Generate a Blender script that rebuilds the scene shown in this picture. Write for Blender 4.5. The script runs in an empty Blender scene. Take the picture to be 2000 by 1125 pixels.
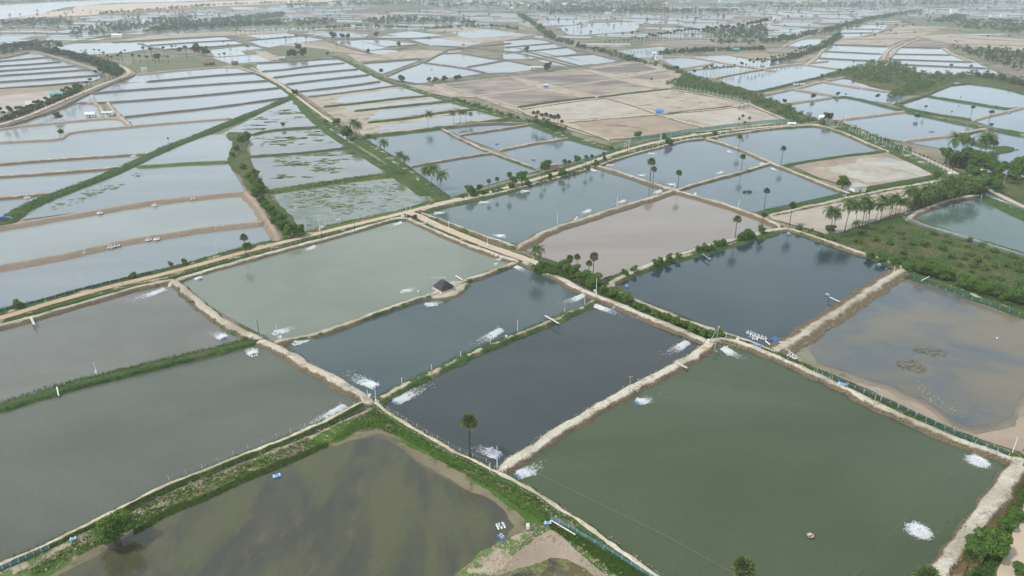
import bpy, math, random
import numpy as np
from math import radians, sin, cos, atan, atan2, tan, pi, hypot
random.seed(7)
sc = bpy.context.scene
COL = sc.collection

# ------------------------------------------------------------------ camera
F, H, PITCH = 1376.0, 110.0, radians(24.0)
cam_d = bpy.data.cameras.new('camera'); cam = bpy.data.objects.new('camera', cam_d); COL.objects.link(cam)
cam_d.sensor_width = 36.0; cam_d.lens = 36.0*F/2000.0
cam_d.clip_start = 0.5; cam_d.clip_end = 30000
cam.location = (0, 0, H); cam.rotation_euler = (pi/2-PITCH, 0, 0)
sc.camera = cam
sc.render.resolution_x = 1024; sc.render.resolution_y = 576

# ------------------------------------------------------------------ light: hazy, high thin cloud
SUN_EL, SUN_AZ = radians(56), radians(-112)      # azimuth measured from +Y towards +X
w = bpy.data.worlds.new('World'); sc.world = w; w.use_nodes = True
nt = w.node_tree; nt.nodes.clear()
out = nt.nodes.new('ShaderNodeOutputWorld'); bg = nt.nodes.new('ShaderNodeBackground')
sky = nt.nodes.new('ShaderNodeTexSky'); sky.sky_type = 'NISHITA'; sky.sun_disc = False
sky.sun_elevation = SUN_EL; sky.sun_rotation = SUN_AZ
sky.air_density = 1.2; sky.dust_density = 4.0; sky.ozone_density = 1.0
tc = nt.nodes.new('ShaderNodeTexCoord'); mp = nt.nodes.new('ShaderNodeMapping'); mp.inputs['Scale'].default_value = (1, 1, 2.5)
nz = nt.nodes.new('ShaderNodeTexNoise'); nz.inputs['Scale'].default_value = 2.2; nz.inputs['Detail'].default_value = 5
rp = nt.nodes.new('ShaderNodeValToRGB'); rp.color_ramp.elements[0].position = .32; rp.color_ramp.elements[1].position = .68
rp.color_ramp.elements[0].color = (.45, .45, .45, 1); rp.color_ramp.elements[1].color = (.92, .92, .92, 1)
mx = nt.nodes.new('ShaderNodeMix'); mx.data_type = 'RGBA'
CLOUD = (5.0, 5.85, 6.4, 1)
sxyz = nt.nodes.new('ShaderNodeSeparateXYZ'); nt.links.new(tc.outputs['Generated'], sxyz.inputs[0])
up = nt.nodes.new('ShaderNodeMapRange'); up.inputs['From Min'].default_value = 0; up.inputs['From Max'].default_value = .62; up.inputs['To Min'].default_value = 1; up.inputs['To Max'].default_value = 0
pw = nt.nodes.new('ShaderNodeMath'); pw.operation = 'POWER'; pw.inputs[1].default_value = 1.4
nt.links.new(sxyz.outputs[2], up.inputs['Value']); nt.links.new(up.outputs[0], pw.inputs[0])
cm_ = nt.nodes.new('ShaderNodeMix'); cm_.data_type = 'RGBA'; cm_.inputs['A'].default_value = CLOUD; cm_.inputs['B'].default_value = (8.9, 10.0, 10.8, 1)   # thin cloud whitens towards the horizon
nt.links.new(pw.outputs[0], cm_.inputs['Factor']); nt.links.new(cm_.outputs['Result'], mx.inputs['B'])
nt.links.new(tc.outputs['Generated'], mp.inputs['Vector']); nt.links.new(mp.outputs[0], nz.inputs['Vector'])
nt.links.new(nz.outputs['Fac'], rp.inputs[0]); nt.links.new(rp.outputs[0], mx.inputs['Factor'])
nt.links.new(sky.outputs[0], mx.inputs['A']); nt.links.new(mx.outputs['Result'], bg.inputs['Color'])
bg.inputs['Strength'].default_value = 0.12
nt.links.new(bg.outputs[0], out.inputs[0])
sd = bpy.data.lights.new('sun', 'SUN'); sd.energy = 2.3; sd.angle = radians(5); sd.color = (1, .97, .92)
sun = bpy.data.objects.new('sun', sd); COL.objects.link(sun); sun.location = (0, 0, 300)
# the lamp shines along -Z; point +Z at the sun
sx, sy, sz = cos(SUN_EL)*sin(SUN_AZ), cos(SUN_EL)*cos(SUN_AZ), sin(SUN_EL)
from mathutils import Vector, Matrix
sun.rotation_euler = Vector((sx, sy, sz)).to_track_quat('Z', 'Y').to_euler()
sc.view_settings.view_transform = 'Standard'; sc.view_settings.look = 'None'
sc.view_settings.exposure = 0.42; sc.view_settings.gamma = 1.0
sc.render.engine = 'CYCLES'
sc.cycles.max_bounces = 6; sc.cycles.volume_bounces = 0; sc.cycles.transparent_max_bounces = 6
sc.cycles.caustics_reflective = False; sc.cycles.caustics_refractive = False

# ------------------------------------------------------------------ ray helpers: photo pixel (2000x1125) -> place on the land
CP, SP = cos(PITCH), sin(PITCH)
def at(px, py, z=0.0):
    a = px-1000.0; b = 562.5-py
    dx, dy, dz = a, F*CP+b*SP, -F*SP+b*CP
    t = (z-H)/dz
    return (dx*t, dy*t, z)
def proj(x, y, z=0.0):
    dz = z-H
    d = y*CP-dz*SP; u = y*SP+dz*CP
    return (1000+F*x/d, 562.5-F*u/d)
def height(px, ybase, ytop, z=0.0):
    x, y, _ = at(px, ybase, z)
    b = 562.5-ytop
    t = y/(F*CP+b*SP)
    return H+t*(-F*SP+b*CP)-z
def P(s):
    return [tuple(float(v) for v in q.split(',')) for q in s.split()]

# ------------------------------------------------------------------ object helpers
def tag(o, label=None, cat=None, group=None, kind=None):
    if label: o['label'] = label
    if cat: o['category'] = cat
    if group: o['group'] = group
    if kind: o['kind'] = kind
    return o
def mesh_np(name, V, Fc, mats, midx=None, smooth=False, uv=None):
    """V (n,3); Fc list of (m,k) int arrays (faces of k corners)"""
    me = bpy.data.meshes.new(name)
    V = np.asarray(V, dtype=np.float32)
    if not isinstance(Fc, list): Fc = [Fc]
    loops = np.concatenate([f.reshape(-1) for f in Fc]).astype(np.int32)
    tot = np.concatenate([np.full(len(f), f.shape[1], dtype=np.int32) for f in Fc])
    start = np.concatenate([[0], np.cumsum(tot)[:-1]]).astype(np.int32)
    me.vertices.add(len(V)); me.vertices.foreach_set('co', V.reshape(-1))
    me.loops.add(len(loops)); me.loops.foreach_set('vertex_index', loops)
    me.polygons.add(len(tot)); me.polygons.foreach_set('loop_start', start)
    if midx is not None: me.polygons.foreach_set('material_index', np.asarray(midx, dtype=np.int32))
    me.polygons.foreach_set('use_smooth', np.full(len(tot), smooth))
    me.update(calc_edges=True)
    if uv is not None:
        l = me.uv_layers.new(name='UVMap'); l.data.foreach_set('uv', np.asarray(uv, dtype=np.float32)[loops].reshape(-1))
    for m in (mats if isinstance(mats, (list, tuple)) else [mats]): me.materials.append(m)
    me.validate()
    return me
def link(name, me, parent=None, loc=None, rz=0, s=1):
    o = bpy.data.objects.new(name, me); COL.objects.link(o)
    if parent: o.parent = parent
    if loc is not None: o.location = loc
    o.rotation_euler = (0, 0, rz)
    o.scale = (s, s, s) if not isinstance(s, tuple) else s
    return o
def struct(name, me, loc=None): return tag(link(name, me, None, loc), kind='structure')
class MB:
    """collects boxes, tubes and so on; build() gives one mesh"""
    def __init__(s): s.V = []; s.F = []; s.M = []
    def add(s, vs, fs, m=0):
        n = len(s.V); s.V += [tuple(v) for v in vs]; s.F += [tuple(i+n for i in f) for f in fs]; s.M += [m]*len(fs); return s
    def box(s, c, d, rz=0, m=0, top=1.0):
        hx, hy, hz = d[0]/2, d[1]/2, d[2]/2; vs = []
        for z, k in ((-hz, 1), (hz, top)):
            for x, y in ((-hx, -hy), (hx, -hy), (hx, hy), (-hx, hy)):
                x *= k; y *= k
                vs.append((c[0]+x*cos(rz)-y*sin(rz), c[1]+x*sin(rz)+y*cos(rz), c[2]+z))
        return s.add(vs, [(3, 2, 1, 0), (4, 5, 6, 7), (0, 1, 5, 4), (1, 2, 6, 5), (2, 3, 7, 6), (3, 0, 4, 7)], m)
    def tube(s, pts, r, n=8, m=0, caps=True):
        pts = [Vector(p) for p in pts]; rs = r if isinstance(r, (list, tuple)) else [r]*len(pts)
        vs = []; fs = []
        for i, p in enumerate(pts):
            t = (pts[min(i+1, len(pts)-1)]-pts[max(i-1, 0)]).normalized()
            u = t.cross(Vector((0, 0, 1)) if abs(t.z) < .9 else Vector((1, 0, 0))).normalized(); v = t.cross(u)
            for k in range(n):
                a = 2*pi*k/n; vs.append(p+(u*cos(a)+v*sin(a))*rs[i])
        for i in range(len(pts)-1):
            for k in range(n):
                fs.append((i*n+k, i*n+(k+1) % n, (i+1)*n+(k+1) % n, (i+1)*n+k))
        if caps: fs.append(tuple(range(n))[::-1]); fs.append(tuple((len(pts)-1)*n+k for k in range(n)))
        return s.add(vs, fs, m)
    def me(s, name, mats, smooth=False):
        me = bpy.data.meshes.new(name); me.from_pydata(s.V, [], s.F)
        for m in (mats if isinstance(mats, (list, tuple)) else [mats]): me.materials.append(m)
        me.polygons.foreach_set('material_index', s.M); me.polygons.foreach_set('use_smooth', [smooth]*len(s.F)); me.update()
        return me
    def build(s, name, mats, parent=None, smooth=False, loc=None, rz=0): return link(name, s.me(name, mats, smooth), parent, loc, rz)
def empty(name, loc, rz=0, s=1):
    o = bpy.data.objects.new(name, None); COL.objects.link(o); o.location = loc; o.rotation_euler = (0, 0, rz); o.scale = (s, s, s)
    o.empty_display_size = .5; return o
def copy_tree(o, parent=None, loc=None, rz=None, s=None):
    c = o.copy(); COL.objects.link(c)
    if parent: c.parent = parent
    if loc is not None: c.location = loc
    if rz is not None: c.rotation_euler = (0, 0, rz)
    if s is not None: c.scale = (s, s, s)
    for ch in list(o.children): copy_tree(ch, c)
    return c
WORDS = 'first second third fourth fifth sixth seventh eighth ninth tenth eleventh twelfth thirteenth fourteenth fifteenth sixteenth seventeenth eighteenth nineteenth'.split()
TENS = {2: 'twent', 3: 'thirt', 4: 'fort', 5: 'fift', 6: 'sixt', 7: 'sevent', 8: 'eight', 9: 'ninet'}
def nth(i):
    if i <= 19: return WORDS[i-1]
    t, u = divmod(i, 10)
    return TENS[t]+('ieth' if u == 0 else 'y-'+WORDS[u-1])

# ------------------------------------------------------------------ materials
class N:
    def __init__(s, name, rough=.9, spec=.3):
        s.m = bpy.data.materials.new(name); s.m.use_nodes = True; s.t = s.m.node_tree; s.t.nodes.clear()
        s.o = s.t.nodes.new('ShaderNodeOutputMaterial'); s.b = s.t.nodes.new('ShaderNodeBsdfPrincipled')
        s.t.links.new(s.b.outputs[0], s.o.inputs[0]); s.b.inputs['Roughness'].default_value = rough
        s.b.inputs['Specular IOR Level'].default_value = spec
        s.pos = None
    def n(s, k, **kw):
        x = s.t.nodes.new(k)
        for a, b in kw.items(): setattr(x, a, b)
        return x
    def l(s, a, b): s.t.links.new(a, b)
    def position(s, scale=(1, 1, 1), rot=0):
        if s.pos is None: s.pos = s.n('ShaderNodeNewGeometry').outputs['Position']
        m = s.n('ShaderNodeMapping'); m.inputs['Scale'].default_value = scale; m.inputs['Rotation'].default_value = (0, 0, rot)
        s.l(s.pos, m.inputs['Vector']); return m.outputs[0]
    def noise(s, scale, detail=4, rough=.55, vec=None, dist=0):
        x = s.n('ShaderNodeTexNoise'); x.inputs['Scale'].default_value = scale; x.inputs['Detail'].default_value = detail
        x.inputs['Roughness'].default_value = rough; x.inputs['Distortion'].default_value = dist
        s.l(vec if vec is not None else s.position(), x.inputs['Vector']); return x.outputs['Fac']
    def ramp(s, v, a, b, lo=0., hi=1.):
        x = s.n('ShaderNodeMapRange'); x.interpolation_type = 'SMOOTHSTEP'
        x.inputs['From Min'].default_value = a; x.inputs['From Max'].default_value = b
        x.inputs['To Min'].default_value = lo; x.inputs['To Max'].default_value = hi
        s.l(v, x.inputs['Value']); return x.outputs[0]
    def math(s, op, a, b=None):
        x = s.n('ShaderNodeMath', operation=op)
        for i, v in enumerate((a, b)):
            if v is None: continue
            if isinstance(v, (int, float)): x.inputs[i].default_value = v
            else: s.l(v, x.inputs[i])
        return x.outputs[0]
    def mix(s, f, a, b, blend='MIX'):
        x = s.n('ShaderNodeMix', data_type='RGBA', blend_type=blend)
        for k, v in (('Factor', f), ('A', a), ('B', b)):
            if isinstance(v, (tuple, list)): x.inputs[k].default_value = tuple(v)+((1,) if len(v) == 3 else ())
            elif isinstance(v, (int, float)): x.inputs[k].default_value = v
            else: s.l(v, x.inputs[k])
        return x.outputs['Result']
    def col(s, c):
        if isinstance(c, (tuple, list)): s.b.inputs['Base Color'].default_value = tuple(c)+(1,)
        else: s.l(c, s.b.inputs['Base Color'])
    def bump(s, h, strength=.5, dist=.1):
        x = s.n('ShaderNodeBump'); x.inputs['Strength'].default_value = strength; x.inputs['Distance'].default_value = dist
        s.l(h, x.inputs['Height']); s.l(x.outputs[0], s.b.inputs['Normal'])
def plain(name, c, rough=.6, spec=.4, var=.15, scale=3, metal=0):
    n = N(name, rough, spec); f = n.noise(scale, 4)
    n.col(n.mix(n.ramp(f, .3, .7), tuple(x*(1-var) for x in c), tuple(min(1, x*(1+var)) for x in c))); n.b.inputs['Metallic'].default_value = metal
    return n.m
def srgb(r, g, b):
    return tuple(((x/255.+.055)/1.055)**2.4 if x > 10 else x/255./12.92 for x in (r, g, b))

_w = {}
def water(key, c1, c2=None, patch=(.02, .02), lo=.35, hi=.65, c3=None, rough=.09, ripple=.5, streak=0., ior=1.36):
    """turbid pond water: coloured body, glossy rippled top"""
    if key in _w: return _w[key]
    n = N('water_'+key, rough, .5); n.b.inputs['IOR'].default_value = ior
    c2 = c2 or tuple(x*1.12 for x in c1)
    f = n.noise(1.0, 5, .6, n.position((patch[0], patch[1], .02), streak), dist=.6)
    col = n.mix(n.ramp(f, lo, hi), c1, c2)
    if c3:
        g = n.noise(1.0, 4, .6, n.position((patch[0]*2.3, patch[1]*2.3, .05), streak+.4))
        col = n.mix(n.ramp(g, .52, .7), col, c3)
    g = n.noise(1.3, 4, .7, n.position((1, .4, 1), .5))          # fine mottling: silt, and ripple shading painted into the colour
    col = n.mix(n.ramp(g, .32, .68, .0, .20), col, tuple(x*.62 for x in c1))
    n.col(col)
    a = n.noise(1.1, 2, .6, n.position((1., .45, 1), .55)); b = n.noise(3.3, 2, .5, n.position((1, .5, 1), .3))
    gust = n.noise(.012, 3, .6)
    h = n.math('ADD', a, n.math('MULTIPLY', b, .35))
    n.bump(n.math('MULTIPLY', h, n.ramp(gust, .35, .65, .4, 1.0)), ripple, .16)
    _w[key] = n.m; return n.m

def soil(name, base, alt, grass=None, g=(.6, .7), gs=.12, scale=.08, dark=None, ds=(.6, .75), stretch=(1, 1), rot=0, fine=.25, bump=.4):
    n = N(name, .95, .1)
    f = n.noise(1, 6, .62, n.position((scale*stretch[0], scale*stretch[1], scale), rot), dist=.5)
    c = n.mix(n.ramp(f, .32, .68), base, alt)
    if dark:
        d = n.noise(1, 4, .6, n.position((scale*.6*stretch[0], scale*.6*stretch[1], 1), rot+.7), dist=.8)
        c = n.mix(n.ramp(d, *ds), c, dark)
    if grass:
        k = n.noise(1, 6, .7, n.position((gs*stretch[0], gs*stretch[1], gs), rot))
        k2 = n.noise(1.5, 3, .6)
        gc = n.mix(n.ramp(k2, .3, .7), tuple(x*.6 for x in grass), tuple(x*1.3 for x in grass))
        c = n.mix(n.ramp(k, *g), c, gc)
    q = n.noise(1.7, 5, .7)
    c = n.mix(n.ramp(q, .25, .75, 0, fine), c, tuple(x*.45 for x in base))
    n.col(c); n.bump(q, bump, .15)
    return n.m

GRASS = (.055, .092, .028)
def bank_mat(name, crest, slope, grass=GRASS, gc=.35, gl=.35, gr=.35, edge=1.0, wet=.45):
    """UV: u metres along, v -2 foot .. -1 crest edge .. 1 crest edge .. 2 foot.  gc/gl/gr: share of grass on crest, left and right slope"""
    n = N(name, .95, .1)
    uv = n.n('ShaderNodeUVMap').outputs[0]; sp = n.n('ShaderNodeSeparateXYZ'); n.l(uv, sp.inputs[0]); v = sp.outputs[1]
    a = n.math('ABSOLUTE', v)
    nz = n.noise(.35, 5, .65); nf = n.noise(1.4, 5, .7)
    e = n.math('ADD', a, n.math('MULTIPLY', n.math('SUBTRACT', nz, .5), 1.2))
    cm = n.ramp(e, edge-.15, edge+.25)
    cc = n.mix(n.ramp(nf, .3, .7), tuple(x*.8 for x in crest), tuple(min(1, x*1.1) for x in crest))
    big = n.noise(.06, 3, .6)
    cc = n.mix(n.ramp(big, .4, .65, 0, .45), cc, slope)
    rut = n.noise(2.2, 3, .8)
    sp2 = n.noise(3.1, 2, .5); cc = n.mix(n.ramp(sp2, .60, .68, 0, .55), cc, tuple(x*.45 for x in crest))
    pit = n.noise(.22, 5, .75); cc = n.mix(n.ramp(pit, .54, .62, 0, .5), cc, tuple(x*1.1 for x in slope))
    sc_ = n.mix(n.ramp(rut, .3, .7), tuple(x*.6 for x in slope), tuple(min(1, x*1.25) for x in slope))
    sc_ = n.mix(n.ramp(e, 1.75, 2.0, 0, wet), sc_, tuple(x*.4 for x in slope))
    c = n.mix(cm, cc, sc_)
    side = n.ramp(v, -.9, -.5, gl, gc); side2 = n.ramp(v, .5, .9, 0., gr-gc)
    g = n.math('ADD', side, side2)
    k = n.noise(.16, 6, .72)
    th = n.math('ADD', n.math('MULTIPLY', n.math('SUBTRACT', .5, g), .62), .5)     # threshold on noise
    m = n.ramp(n.math('SUBTRACT', k, th), -.03, .05)
    k2 = n.noise(1.1, 5, .75)
    gcx = n.mix(n.ramp(k2, .3, .72), tuple(x*.5 for x in grass), tuple(x*1.35 for x in grass))
    gcx = n.mix(n.ramp(n.noise(.09, 3, .5), .5, .7, 0, .6), gcx, (grass[0]*1.8, grass[1]*1.15, grass[2]*1.5))
    c = n.mix(m, c, gcx)
    n.col(c); n.bump(n.math('ADD', nf, n.math('MULTIPLY', rut, .6)), .6, .25)
    return n.m

def leaf_mat(name, c, var=.5, yel=(.0, .0)):
    n = N(name, .75, .15)
    g = n.n('ShaderNodeNewGeometry'); oi = n.n('ShaderNodeObjectInfo')
    r = n.ramp(g.outputs['Random Per Island'], 0, 1)
    a = n.mix(r, tuple(x*(1-var) for x in c), tuple(min(1, x*(1+var)) for x in c))
    a = n.mix(n.ramp(oi.outputs['Random'], 0, 1, 0, .35), a, (c[0]*1.7, c[1]*1.2, c[2]*.9))
    n.col(a)
    # thin leaves let a little light through
    tr = n.n('ShaderNodeBsdfTranslucent'); n.l(a, tr.inputs['Color']); ms = n.n('ShaderNodeMixShader'); ms.inputs[0].default_value = .25
    n.l(n.b.outputs[0], ms.inputs[1]); n.l(tr.outputs[0], ms.inputs[2]); n.l(ms.outputs[0], n.o.inputs[0])
    return n.m

# ------------------------------------------------------------------ terrain builders
def chaikin(p, k=1):
    for _ in range(k):
        q = [p[0]]
        for a, b in zip(p, p[1:]):
            q += [(.75*a[0]+.25*b[0], .75*a[1]+.25*b[1]), (.25*a[0]+.75*b[0], .25*a[1]+.75*b[1])]
        q.append(p[-1]); p = q
    return p
def resample(p, step, closed=False):
    p = list(p)+([p[0]] if closed else []); out = [p[0]]
    for a, b in zip(p, p[1:]):
        d = hypot(b[0]-a[0], b[1]-a[1]); n = max(1, int(round(d/step)))
        for i in range(1, n+1): out.append((a[0]+(b[0]-a[0])*i/n, a[1]+(b[1]-a[1])*i/n))
    return out[:-1] if closed else out
def wobble(n, amp, rng, corr=4):
    k = max(2, n//corr+2); c = rng.normal(0, 1, k)
    return np.interp(np.linspace(0, k-1, n), np.arange(k), c)*amp
_seed = [0]
def RNG():
    _seed[0] += 1; return np.random.default_rng(1000+_seed[0])

def bank(pts, mat, w=2.2, h=1.1, run=1.1, name='earth_bank', wob=.4, smooth=1, hl=None, foot=-.35):
    """raised earth bank along a line traced in the photo (its crest)"""
    rng = RNG(); _h = h+rng.uniform(-.05, .05)
    q = [at(x, y, _h)[:2] for x, y in P(pts)] if isinstance(pts, str) else pts
    q = chaikin(q, smooth) if smooth else q
    dist = np.mean([hypot(*a) for a in q]); step = min(25, max(.9, dist/220.))
    q = resample(q, step); n = len(q)
    if n < 2: return None
    q = np.array(q); t = np.gradient(q, axis=0); t /= np.maximum(1e-6, np.linalg.norm(t, axis=1))[:, None]; nr = np.stack([-t[:, 1], t[:, 0]], 1)
    u = np.concatenate([[0], np.cumsum(np.linalg.norm(np.diff(q, axis=0), axis=1))])
    vs = [-2, -1.45, -1, -.5, 0, .5, 1, 1.45, 2]
    rows = []; uvs = []
    cw = w/2; amp = wob*max(1, step*.35)
    wl = wobble(n, amp, rng, 3); wr = wobble(n, amp, rng, 3); zz = wobble(n, .07, rng, 4); shift = wobble(n, amp*.5, rng, 8)
    endf = np.ones(n); k = max(1, min(n//4, int(1.5*w/step)))
    for i in range(k):
        f = math.sqrt(max(0, 1-((k-i)/k)**2))*.85+.15
        endf[i] = min(endf[i], f); endf[n-1-i] = min(endf[n-1-i], f)
    for v in vs:
        s_ = np.sign(v); av = abs(v)
        ext = (wr if v > 0 else wl)
        if av <= 1: d = av*cw+ext*av*.5
        else: d = cw+ext*.5+(av-1)*(run+ext*.6)
        off = s_*np.maximum(.1, d)*endf+shift if av > 0 else shift
        if av <= 1: z = _h+zz-(0.10 if av == 1 else 0)*h-.03*av+rng.normal(0, .06, n)
        else: z = (_h+zz)*(1-(av-1))**1.0+(foot)*(av-1)+rng.normal(0, .13 if av < 2 else 0, n)
        z = foot+(z-foot)*np.where(endf < 1, endf, 1)
        rows.append(np.stack([q[:, 0]+nr[:, 0]*off, q[:, 1]+nr[:, 1]*off, z], 1)); uvs.append(np.stack([u, np.full(n, v)], 1))
    V = np.stack(rows, 1).reshape(-1, 3); UV = np.stack(uvs, 1).reshape(-1, 2); m = len(vs)
    i, j = np.meshgrid(np.arange(n-1), np.arange(m-1), indexing='ij'); a = (i*m+j).reshape(-1)
    Fc = np.stack([a, a+m, a+m+1, a+1], 1)
    return struct(name, mesh_np(name, V, Fc, mat, smooth=True, uv=UV))

_z = [0]
def sheet(pts, mat, z=0., name='pond_water', jit=0., zt=None, step=None, smooth=0, grow=0):
    """flat piece of water or land; traced at height zt"""
    _z[0] += 1
    zt = z if zt is None else zt
    q = [at(x, y, zt)[:2] for x, y in P(pts)] if isinstance(pts, str) else list(pts)
    if smooth: q = chaikin(q+[q[0]], smooth)[:-1]
    if grow:
        cx = sum(a for a, b in q)/len(q); cy = sum(b for a, b in q)/len(q)
        q = [(a+(a-cx)/hypot(a-cx, b-cy)*grow, b+(b-cy)/hypot(a-cx, b-cy)*grow) for a, b in q]
    if jit:
        dist = np.mean([hypot(*a) for a in q]); st = step or max(1.0, dist/250.)
        rng = RNG(); q = resample(q, st, True); n = len(q)
        q = np.array(q); t = np.roll(q, -1, 0)-np.roll(q, 1, 0); t /= np.maximum(1e-6, np.linalg.norm(t, axis=1))[:, None]
        d = wobble(n, jit, rng, 10)+wobble(n, jit*.5, rng, 4)+wobble(n, jit*.25, rng, 1)
        q = q+np.stack([-t[:, 1], t[:, 0]], 1)*d[:, None]
    z = z+(_z[0] % 9)*.004
    me = bpy.data.meshes.new(name); me.from_pydata([(a, b, z) for a, b in q], [], [tuple(range(len(q)))]); me.materials.append(mat); me.update()
    if me.polygons[0].normal.z < 0: me.flip_normals()
    return struct(name, me)
# ================================================================== LAND
SAND = (.47, .425, .335); SLOPE = (.145, .112, .072)
M_sand = bank_mat('bank_sand', SAND, SLOPE, gc=.05, gl=.25, gr=.2)
M_sandg = bank_mat('bank_sand_grass', SAND, SLOPE, gc=.28, gl=.45, gr=.35)
M_sandr = bank_mat('bank_pale', (.53, .485, .395), SLOPE, gc=.10, gl=.2, gr=.2)
M_green = bank_mat('bank_green', (.40, .34, .23), (.10, .09, .05), gc=.8, gl=1., gr=1.)
M_mixed = bank_mat('bank_mixed', (.42, .36, .26), (.22, .16, .10), gc=.62, gl=.75, gr=.75)
M_brown = bank_mat('bank_brown', (.33, .27, .21), (.235, .18, .13), gc=.0, gl=.08, gr=.05)
M_far = bank_mat('bank_far', (.27, .24, .195), (.115, .102, .078), gc=.28, gl=.3, gr=.3)
M_farsand = bank_mat('bank_far_sand', (.42, .36, .29), (.25, .20, .15), gc=.12, gl=.2, gr=.2)
M_dark = bank_mat('bank_dark', (.20, .17, .12), (.085, .085, .05), gc=.6, gl=.65, gr=.65)
M_olive = bank_mat('bank_olive', (.16, .16, .06), (.11, .10, .05), grass=(.10, .13, .03), gc=.7, gl=.7, gr=.7)
M_half = bank_mat('bank_half', (.44, .38, .28), (.16, .12, .075), gc=.50, gl=.66, gr=.60)
M_lip = bank_mat('bank_lip', (.56, .49, .37), (.17, .13, .08), gc=.22, gl=.8, gr=.8)
BK = dict(lip=M_lip, half=M_half, sand=M_sand, sandg=M_sandg, pale=M_sandr, green=M_green, mixed=M_mixed, brown=M_brown, far=M_far, fars=M_farsand, dark=M_dark, olive=M_olive)

M_ground = soil('ground', (.17, .155, .11), (.27, .23, .175), (.085, .12, .045), (.50, .60), .03, .02)
M_mudbrown = soil('mud_brown', (.27, .21, .16), (.36, .29, .22), None, scale=.05, dark=(.16, .13, .105))
M_mudgrey = soil('mud_grey', (.27, .22, .18), (.37, .315, .265), (.15, .15, .10), (.62, .75), .05, scale=.05, dark=(.165, .15, .138), ds=(.42, .62), stretch=(.4, 1))
M_dry = soil('dry_sand', (.43, .37, .30), (.34, .285, .225), (.15, .165, .08), (.54, .66), .07, .05, dark=(.24, .185, .145), ds=(.52, .70))
M_drypale = soil('dry_pale', (.44, .40, .345), (.35, .30, .245), (.20, .19, .10), (.68, .8), .06, .05)
M_white = soil('salt_crust', (.43, .405, .35), (.35, .32, .265), None, scale=.08, dark=(.25, .22, .18), ds=(.5, .72), fine=.2)
M_grass = soil('grass_verge', (.062, .115, .022), (.095, .145, .035), (.24, .19, .125), (.50, .58), .22, .1, fine=.5)
M_lush = soil('grass_lush', (.052, .110, .016), (.085, .145, .028), (.20, .18, .08), (.54, .66), .2, .12, fine=.55)
M_tuss = soil('grass_sandy', (.40, .34, .25), (.30, .24, .17), (.095, .15, .035), (.44, .52), .18, .12, fine=.35)
M_shore = soil('shore_mud', (.16, .135, .085), (.215, .18, .12), (.07, .105, .03), (.50, .64), .15, .1)
M_scrub = soil('scrub_floor', (.15, .105, .065), (.10, .12, .04), (.055, .10, .025), (.40, .55), .07, .05, dark=(.36, .30, .22), ds=(.68, .76), fine=.5)
M_road = soil('dirt_road', (.40, .275, .19), (.46, .335, .24), None, scale=.06, dark=(.40, .29, .20), fine=.12, bump=.15)
M_roadtan = soil('dirt_road_tan', (.45, .35, .26), (.49, .395, .30), None, scale=.06, dark=(.42, .34, .25), fine=.12, bump=.15)
M_farfield = soil('far_field', (.115, .15, .075), (.18, .17, .11), None, scale=.03)
M_beach = soil('river_sand', (.56, .45, .34), (.50, .41, .31), None, scale=.005, fine=.05)

# the ground, one sheet to the horizon
me = bpy.data.meshes.new('ground'); me.from_pydata([(-9000, -400, -.3), (9000, -400, -.3), (9000, 11000, -.3), (-9000, 11000, -.3)], [], [(0, 1, 2, 3)]); me.materials.append(M_ground)
struct('ground', me)

# ---- pond waters (body colour, second colour)
W = {
 'greygreen': water('greygreen', (.076, .084, .062), (.104, .110, .084), (.012, .02)),
 'greybrown': water('greybrown', (.118, .118, .096), (.155, .152, .126), (.015, .025)),
 'pale': water('pale', (.150, .172, .128), (.18, .20, .152), ripple=.3),
 'slate': water('slate', (.046, .066, .066), (.066, .086, .082), (.012, .02), ior=1.45, ripple=.6),
 'ink': water('ink', (.030, .037, .033), (.042, .050, .047), (.012, .02), ior=1.45, ripple=.6),
 'green': water('green', (.052, .068, .032), (.072, .090, .046), (.010, .016), ripple=.5),
 'navy': water('navy', (.022, .036, .042), (.032, .048, .055), ior=1.48, ripple=.35, rough=.10),
 'bluegrey': water('bluegrey', (.070, .100, .100), (.092, .122, .118), ior=1.42, ripple=.3, rough=.10),
 'blue': water('blue', (.068, .096, .105), (.092, .122, .13), ior=1.42, ripple=.3, rough=.10),
 'pink': water('pink', (.205, .170, .140), (.245, .208, .175), (.008, .03), ripple=.15, rough=.07),
 'olive': water('olive', (.078, .078, .034), (.048, .046, .034), (.09, .04), .36, .66, c3=(.088, .074, .042), ior=1.48, ripple=.8, streak=-.45),
 'shallow': water('shallow', (.165, .138, .092), (.070, .095, .112), (.022, .032), .34, .66, c3=(.14, .125, .08), ripple=.5, streak=.3),  # blue-grey second colour is sky sheen painted into the water
 'milky': water('milky', (.215, .235, .215), (.25, .27, .25), ripple=.2, rough=.12),
 'silver': water('silver', (.175, .195, .20), (.215, .235, .24), (.006, .02), ripple=.2, rough=.12),
 'silvergreen': water('silvergreen', (.20, .225, .20), (.24, .26, .235), ripple=.2, rough=.12),
 'lily': water('lily', (.13, .135, .125), (.18, .19, .18), (.012, .03), ripple=.08, rough=.05),
 'far': water('far', (.15, .18, .195), (.21, .24, .25), (.004, .015), ripple=.15, rough=.12),
 'farblue': water('farblue', (.10, .14, .17), (.14, .18, .21), (.006, .02), ripple=.15, rough=.10),
 'teal': water('teal', (.075, .115, .095), (.095, .135, .11), ripple=.3),
 'river': water('river', (.40, .41, .41), (.44, .45, .45), (.001, .004), ripple=.1, rough=.15),
 'weed': water('weed', (.17, .185, .165), (.10, .13, .075), (.10, .16), .46, .56, ripple=.1, rough=.06),
}
zc = 1.0
PONDS = []
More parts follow.
